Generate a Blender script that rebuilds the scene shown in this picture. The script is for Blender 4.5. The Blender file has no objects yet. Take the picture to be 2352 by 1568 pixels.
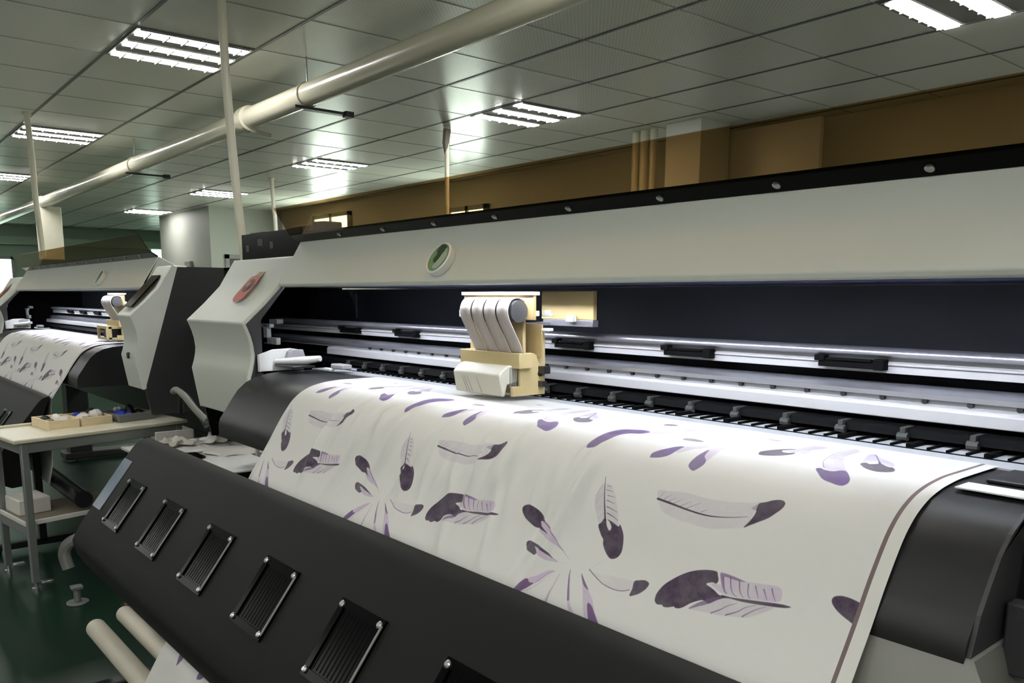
import bpy, math, json, random
import numpy as np
from mathutils import Vector, Matrix
random.seed(7)
S = bpy.context.scene
COL = S.collection
H = 1.48                      # camera height; all z values below are relative to the lens, H is added when meshes are built

# ------------------------------------------------------------------ camera, world, exposure
cam = bpy.data.cameras.new('camera')
cam.sensor_fit = 'HORIZONTAL'; cam.sensor_width = 36.0
cam.lens = 1914.2 / 2352 * 36.0
cam.shift_y = 216 / 2352
cam.clip_start = 0.05; cam.clip_end = 100
co = bpy.data.objects.new('camera', cam); COL.objects.link(co)
_r, _p, _y = 3.6e-3, -.16496, -.87249
_f = Vector((math.sin(_y)*math.cos(_p), math.cos(_y)*math.cos(_p), math.sin(_p)))
_x = Vector((math.cos(_y), -math.sin(_y), 0)); _u = _x.cross(_f)
_X = math.cos(_r)*_x + math.sin(_r)*_u; _Y = -math.sin(_r)*_x + math.cos(_r)*_u
co.matrix_world = Matrix(((_X.x, _Y.x, -_f.x, 0), (_X.y, _Y.y, -_f.y, 0), (_X.z, _Y.z, -_f.z, H), (0, 0, 0, 1)))
S.camera = co
S.view_settings.view_transform = 'Standard'; S.view_settings.look = 'None'
S.view_settings.gamma = 1.0; S.view_settings.exposure = 0.0
S.view_settings.use_curve_mapping = False
S.cycles.use_denoising = True
S.cycles.max_bounces = 8
S.cycles.sample_clamp_indirect = 6.0
W = bpy.data.worlds.new('world'); S.world = W; W.use_nodes = True
W.node_tree.nodes['Background'].inputs[0].default_value = (0.02, 0.025, 0.022, 1)
W.node_tree.nodes['Background'].inputs[1].default_value = 1.0
TUBE = 54.0                   # strength of the ceiling tubes
LED = 180.0                    # strength of the lamp strip under the printer hood
DAY = 2.6                     # strength of daylight behind the windows

# ------------------------------------------------------------------ helpers
def lin(c):
    c = c/255.0
    return c/12.92 if c <= .04045 else ((c+.055)/1.055)**2.4
def rgb(r, g, b): return (lin(r), lin(g), lin(b), 1)

def mat(name, c, rough=.5, metal=0.0, spec=.5, var=.06, scale=18, bump=0.0, coat=0.0):
    m = bpy.data.materials.new(name); m.use_nodes = True
    nt = m.node_tree; b = nt.nodes['Principled BSDF']
    b.inputs['Roughness'].default_value = rough; b.inputs['Metallic'].default_value = metal
    b.inputs['Specular IOR Level'].default_value = spec
    b.inputs['Coat Weight'].default_value = coat
    tc = nt.nodes.new('ShaderNodeTexCoord'); nz = nt.nodes.new('ShaderNodeTexNoise')
    nz.inputs['Scale'].default_value = scale; nz.inputs['Detail'].default_value = 3
    nt.links.new(tc.outputs['Object'], nz.inputs['Vector'])
    mx = nt.nodes.new('ShaderNodeMix'); mx.data_type = 'RGBA'
    mx.inputs[6].default_value = tuple(v*(1-var) for v in c[:3])+(1,)
    mx.inputs[7].default_value = tuple(min(1, v*(1+var)) for v in c[:3])+(1,)
    nt.links.new(nz.outputs['Fac'], mx.inputs[0]); nt.links.new(mx.outputs[2], b.inputs['Base Color'])
    if bump:
        bp = nt.nodes.new('ShaderNodeBump'); bp.inputs['Strength'].default_value = bump; bp.inputs['Distance'].default_value = .002
        n2 = nt.nodes.new('ShaderNodeTexNoise'); n2.inputs['Scale'].default_value = scale*14
        nt.links.new(tc.outputs['Object'], n2.inputs['Vector'])
        nt.links.new(n2.outputs['Fac'], bp.inputs['Height']); nt.links.new(bp.outputs[0], b.inputs['Normal'])
    return m
def emit(name, c, s):
    m = bpy.data.materials.new(name); m.use_nodes = True
    nt = m.node_tree; nt.nodes.clear()
    e = nt.nodes.new('ShaderNodeEmission'); o = nt.nodes.new('ShaderNodeOutputMaterial')
    e.inputs[0].default_value = c; e.inputs[1].default_value = s
    nt.links.new(e.outputs[0], o.inputs[0]); return m

class MB:
    def __init__(s): s.v = []; s.f = []
    def add(s, vs, fs):
        n = len(s.v); s.v += [tuple(p) for p in vs]; s.f += [tuple(i+n for i in f) for f in fs]; return s
    def box(s, a, b):
        x0, y0, z0 = a; x1, y1, z1 = b
        return s.add([(x0,y0,z0),(x1,y0,z0),(x1,y1,z0),(x0,y1,z0),(x0,y0,z1),(x1,y0,z1),(x1,y1,z1),(x0,y1,z1)],
                     [(0,3,2,1),(4,5,6,7),(0,1,5,4),(1,2,6,5),(2,3,7,6),(3,0,4,7)])
    def prism(s, prof, x0, x1):                    # (y,z) outline swept along x
        n = len(prof)
        vs = [(x0, y, z) for y, z in prof] + [(x1, y, z) for y, z in prof]
        fs = [(i, (i+1) % n, n+(i+1) % n, n+i) for i in range(n)] + [tuple(range(n-1, -1, -1)), tuple(range(n, 2*n))]
        return s.add(vs, fs)
    def prismz(s, prof, z0, z1):                   # (x,y) outline raised in z
        n = len(prof)
        vs = [(x, y, z0) for x, y in prof] + [(x, y, z1) for x, y in prof]
        fs = [(i, (i+1) % n, n+(i+1) % n, n+i) for i in range(n)] + [tuple(range(n-1, -1, -1)), tuple(range(n, 2*n))]
        return s.add(vs, fs)
    def tube(s, pts, r, n=14, caps=True):
        P = [Vector(p) for p in pts]; rs = r if isinstance(r, (list, tuple)) else [r]*len(P)
        b = len(s.v); up = None
        for i, p in enumerate(P):
            t = (P[min(i+1, len(P)-1)]-P[max(i-1, 0)]).normalized()
            if up is None:
                up = Vector((0,0,1)) if abs(t.z) < .9 else Vector((0,1,0))
            a = t.cross(up).normalized(); up = a.cross(t).normalized()
            for k in range(n):
                q = p + (a*math.cos(2*math.pi*k/n)+up*math.sin(2*math.pi*k/n))*rs[i]
                s.v.append(tuple(q))
        for i in range(len(P)-1):
            for k in range(n):
                s.f.append((b+i*n+k, b+i*n+(k+1) % n, b+(i+1)*n+(k+1) % n, b+(i+1)*n+k))
        if caps:
            s.f.append(tuple(b+k for k in range(n-1, -1, -1))); s.f.append(tuple(b+(len(P)-1)*n+k for k in range(n)))
        return s
    def sheet(s, prof, xs, wob=None):              # open surface: (y,z) line swept over xs
        m = len(prof); b = len(s.v)
        for x in xs:
            for j, (y, z) in enumerate(prof):
                s.v.append((x, y, z) if wob is None else wob(x, y, z, j))
        for i in range(len(xs)-1):
            for j in range(m-1):
                a = b+i*m+j; s.f.append((a, a+m, a+m+1, a+1))
        return s
    def ball(s, c, r, n=12, m=8, sq=(1,1,1)):
        b = len(s.v)
        for j in range(m+1):
            t = math.pi*j/m
            for k in range(n):
                p = 2*math.pi*k/n
                s.v.append((c[0]+r*sq[0]*math.sin(t)*math.cos(p), c[1]+r*sq[1]*math.sin(t)*math.sin(p), c[2]+r*sq[2]*math.cos(t)))
        for j in range(m):
            for k in range(n):
                s.f.append((b+j*n+k, b+(j+1)*n+k, b+(j+1)*n+(k+1) % n, b+j*n+(k+1) % n))
        return s
    def rot(s, ang, cx, cy):
        c, q = math.cos(ang), math.sin(ang)
        s.v = [(cx+(x-cx)*c-(y-cy)*q, cy+(x-cx)*q+(y-cy)*c, z) for x, y, z in s.v]; return s
    def build(s, name, m, parent=None, bevel=0, smooth=True, ang=35, base=None):
        """ONE mesh object. Without a parent its origin is put at its base; with one the mesh is relative to the thing's origin."""
        vs = np.array(s.v, float); vs[:, 2] += H
        if parent is not None: o0 = np.array(root_loc(parent))
        elif base is not None: o0 = np.array(base)
        else:
            lo, hi = vs.min(0), vs.max(0); o0 = np.array([(lo[0]+hi[0])/2, (lo[1]+hi[1])/2, lo[2]])
        me = bpy.data.meshes.new(name); me.from_pydata([tuple(v) for v in vs-o0], [], s.f)
        me.validate(); me.update()
        me.materials.append(m)
        if smooth:
            me.shade_smooth()
            me.set_sharp_from_angle(angle=math.radians(ang))
        o = bpy.data.objects.new(name, me); COL.objects.link(o)
        if parent is not None: o.parent = parent
        else: o.location = tuple(o0)
        if bevel:
            bv = o.modifiers.new('bevel', 'BEVEL'); bv.width = bevel; bv.segments = 2; bv.limit_method = 'ANGLE'
            bv.harden_normals = False
        return o
def root_loc(o):
    while o.parent is not None: o = o.parent
    return o.location
def tag(o, label, cat, group=None):
    o['label'] = label; o['category'] = cat
    if group: o['group'] = group
    return o
def thing(name, label, cat, loc, group=None):
    o = bpy.data.objects.new(name, None); COL.objects.link(o)
    o.empty_display_size = .1
    o.location = (loc[0], loc[1], loc[2]+H); return tag(o, label, cat, group)
def struct(o): o['kind'] = 'structure'; return o
def part_copy(src, parent, d):                    # a copy of a part that shares its mesh, moved by d
    c = src.copy(); COL.objects.link(c); c.parent = parent
    c.location = (src.location[0]+d[0], src.location[1]+d[1], src.location[2]+d[2]); return c
def catmull(P, closed, k=5):
    P = np.array(P, float); n = len(P); out = []
    rng = range(n) if closed else range(n-1)
    for i in rng:
        g = (lambda j: P[j % n]) if closed else (lambda j: P[min(max(j, 0), n-1)])
        a, b, c, d = g(i-1), g(i), g(i+1), g(i+2)
        for t in np.linspace(0, 1, k, endpoint=False):
            out.append(.5*((2*b)+(-a+c)*t+(2*a-5*b+4*c-d)*t*t+(-a+3*b-3*c+d)*t**3))
    if not closed: out.append(P[-1])
    return np.array(out)

# ------------------------------------------------------------------ materials
M = {}
M['housing'] = mat('warm_grey_paint', rgb(204,208,198), .42, var=.02, scale=5)
M['trim_white'] = mat('white_trim', rgb(242,245,238), .4, var=.02)
M['dark'] = mat('charcoal_powder_coat', rgb(48,50,48), .5, var=.08, scale=9, spec=.4)
M['dryer'] = mat('matte_black_sheet_metal', rgb(22,23,21), .6, var=.05, scale=4, spec=.16)
M['side'] = mat('dark_grey_side_panel', rgb(52,52,54), .5, var=.05, scale=6)
M['apron'] = mat('black_satin_apron', rgb(31,31,32), .42, var=.06, scale=7, spec=.3)
M['black'] = mat('black_plastic', rgb(20,20,22), .4, var=.1)
M['gloss_black'] = mat('glossy_black_panel', rgb(4,4,5), .2, var=.2, spec=.06)
M['deep_black'] = mat('dull_black_mechanism', rgb(5,5,6), .7, var=.1, spec=.05)
M['navy'] = mat('navy_back_sheet', rgb(66,69,84), .6, var=.06, scale=3)
M['navy_under'] = mat('navy_hood_underside', rgb(24,30,66), .5, var=.08, scale=3)
M['alu'] = mat('brushed_aluminium', rgb(196,197,206), .28, .85, var=.08, scale=40)
M['profile'] = mat('painted_beam', rgb(168,168,169), .4, var=.03)
M['tan'] = mat('tan_painted_metal', rgb(206,187,138), .45, var=.04)
M['tan_dark'] = mat('aged_tan_metal', rgb(168,146,100), .5, var=.06)
M['cream'] = mat('cream_plastic', rgb(228,225,208), .45, var=.02)
M['white'] = mat('white_plastic', rgb(236,238,234), .35, var=.02)
M['steel'] = mat('steel', rgb(190,192,190), .25, .9, var=.05)
M['grey'] = mat('mid_grey_paint', rgb(128,128,122), .5, var=.03)
M['grille'] = mat('light_grey_grille', rgb(172,174,178), .4, var=.05, scale=60)
M['ribbon'] = mat('white_ribbon_cable', rgb(192,184,178), .5, var=.1, scale=30)
M['pvc'] = mat('cream_pvc', rgb(236,232,210), .3, var=.02)
M['pipe'] = mat('grey_cream_pipe', rgb(206,202,180), .25, var=.03, coat=.3)
M['green'] = mat('emblem_green', rgb(110,146,106), .35, var=.35, scale=60)
M['green_dark'] = mat('emblem_dark_green', rgb(32,60,38), .35, var=.3, scale=60)
M['green_pale'] = mat('emblem_pale_green', rgb(158,178,160), .3, var=.15, scale=60)
M['table'] = mat('pale_laminate', rgb(214,209,184), .35, var=.04, scale=12)
M['leg'] = mat('galvanised_leg', rgb(140,144,140), .4, .5, var=.08)
M['wood'] = mat('light_wood', rgb(238,220,180), .5, var=.1, scale=25)
M['board'] = mat('brown_board', rgb(132,122,108), .6, var=.06)
M['paper'] = mat('white_board', rgb(214,212,204), .55, var=.03)
M['roll'] = mat('white_paper_roll', rgb(196,190,172), .5, var=.03)
M['ink'] = mat('faded_purple_ink', rgb(168,160,172), .5, var=.2, scale=80)
M['blue'] = mat('blue_cloth', rgb(40,70,190), .6, var=.3, scale=60)
M['tape'] = mat('blue_grey_tape', rgb(92,108,128), .25, var=.1)
M['red'] = mat('red_brown_sticker', rgb(172,78,46), .5, var=.35, scale=90)
M['red_dark'] = mat('dark_sticker_ink', rgb(52,22,14), .5, var=.3, scale=90)
M['ochre'] = mat('ochre_sticker', rgb(140,112,72), .5, var=.2, scale=90)
M['wall'] = mat('wall_paint', rgb(234,234,224), .6, var=.02, scale=2)
M['partition'] = mat('grey_partition_paint', rgb(166,168,158), .6, var=.02, scale=2)
M['wall_green'] = mat('pale_green_wall', rgb(176,198,178), .55, var=.04, scale=2)
M['tube'] = emit('fluorescent_tube', (1, .985, .96, 1), TUBE)
M['led'] = emit('lamp_strip', (.84, .88, 1, 1), LED)
M['day'] = emit('daylight', (.72, 1, .80, 1), DAY)
M['daywarm'] = emit('daylight_back', (.86, 1, .85, 1), DAY*4.5)

def make_amber():
    m = bpy.data.materials.new('amber_acrylic'); m.use_nodes = True
    nt = m.node_tree; nt.nodes.clear()
    o = nt.nodes.new('ShaderNodeOutputMaterial'); t = nt.nodes.new('ShaderNodeBsdfTransparent'); g = nt.nodes.new('ShaderNodeBsdfGlossy')
    fr = nt.nodes.new('ShaderNodeFresnel'); mx = nt.nodes.new('ShaderNodeMixShader')
    nz = nt.nodes.new('ShaderNodeTexNoise'); tc = nt.nodes.new('ShaderNodeTexCoord'); cm = nt.nodes.new('ShaderNodeMix'); cm.data_type = 'RGBA'
    nz.inputs['Scale'].default_value = 1.2
    nt.links.new(tc.outputs['Object'], nz.inputs['Vector']); nt.links.new(nz.outputs['Fac'], cm.inputs[0])
    cm.inputs[6].default_value = (.56, .44, .29, 1); cm.inputs[7].default_value = (.66, .53, .35, 1)
    nt.links.new(cm.outputs[2], t.inputs[0])
    fr.inputs[0].default_value = 1.45; g.inputs['Roughness'].default_value = .03; g.inputs['Color'].default_value = (.8,.75,.7,1)
    ge = nt.nodes.new('ShaderNodeNewGeometry'); iv = nt.nodes.new('ShaderNodeMath'); iv.operation = 'SUBTRACT'; iv.inputs[0].default_value = 1
    ml = nt.nodes.new('ShaderNodeMath'); ml.operation = 'MULTIPLY'
    nt.links.new(ge.outputs['Backfacing'], iv.inputs[1]); nt.links.new(iv.outputs[0], ml.inputs[0]); nt.links.new(fr.outputs[0], ml.inputs[1])
    nt.links.new(ml.outputs[0], mx.inputs[0]); nt.links.new(t.outputs[0], mx.inputs[1]); nt.links.new(g.outputs[0], mx.inputs[2])
    nt.links.new(mx.outputs[0], o.inputs[0]); return m
M['amber'] = make_amber()

def make_ceiling():
    m = mat('ceiling_panel', rgb(242,240,228), .3, var=.03, scale=1.5, spec=.5)
    nt = m.node_tree; b = nt.nodes['Principled BSDF']
    tc = nt.nodes.new('ShaderNodeTexCoord'); sp = nt.nodes.new('ShaderNodeSeparateXYZ')
    nt.links.new(tc.outputs['Object'], sp.inputs[0])
    def mth(op, a, c=None):
        n = nt.nodes.new('ShaderNodeMath'); n.operation = op
        for i, q in enumerate((a, c)):
            if q is None: continue
            if isinstance(q, (int, float)): n.inputs[i].default_value = q
            else: nt.links.new(q, n.inputs[i])
        return n.outputs[0]
    def dots(ax):                                   # rows of tiny round holes, 24 mm apart
        return mth('SINE', mth('MULTIPLY', sp.outputs[ax], 2*math.pi/.024))
    d = mth('MULTIPLY', dots(0), dots(1))
    h = mth('GREATER_THAN', d, .55)
    mx = nt.nodes.new('ShaderNodeMix'); mx.data_type = 'RGBA'
    src = b.inputs['Base Color'].links[0].from_socket
    nt.links.new(src, mx.inputs[6]); mx.inputs[7].default_value = rgb(202,204,192)
    nt.links.new(h, mx.inputs[0]); nt.links.new(mx.outputs[2], b.inputs['Base Color'])
    return m
M['ceiling'] = make_ceiling()
M['tbar_dark'] = mat('ceiling_joint', rgb(70,72,68), .4, var=.05)
M['tbar_light'] = mat('ceiling_joint_bright', rgb(168,170,160), .3, .3, var=.05)
M['floor'] = mat('green_epoxy_floor', rgb(9,38,24), .3, var=.25, scale=1.5, spec=.35)

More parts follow.
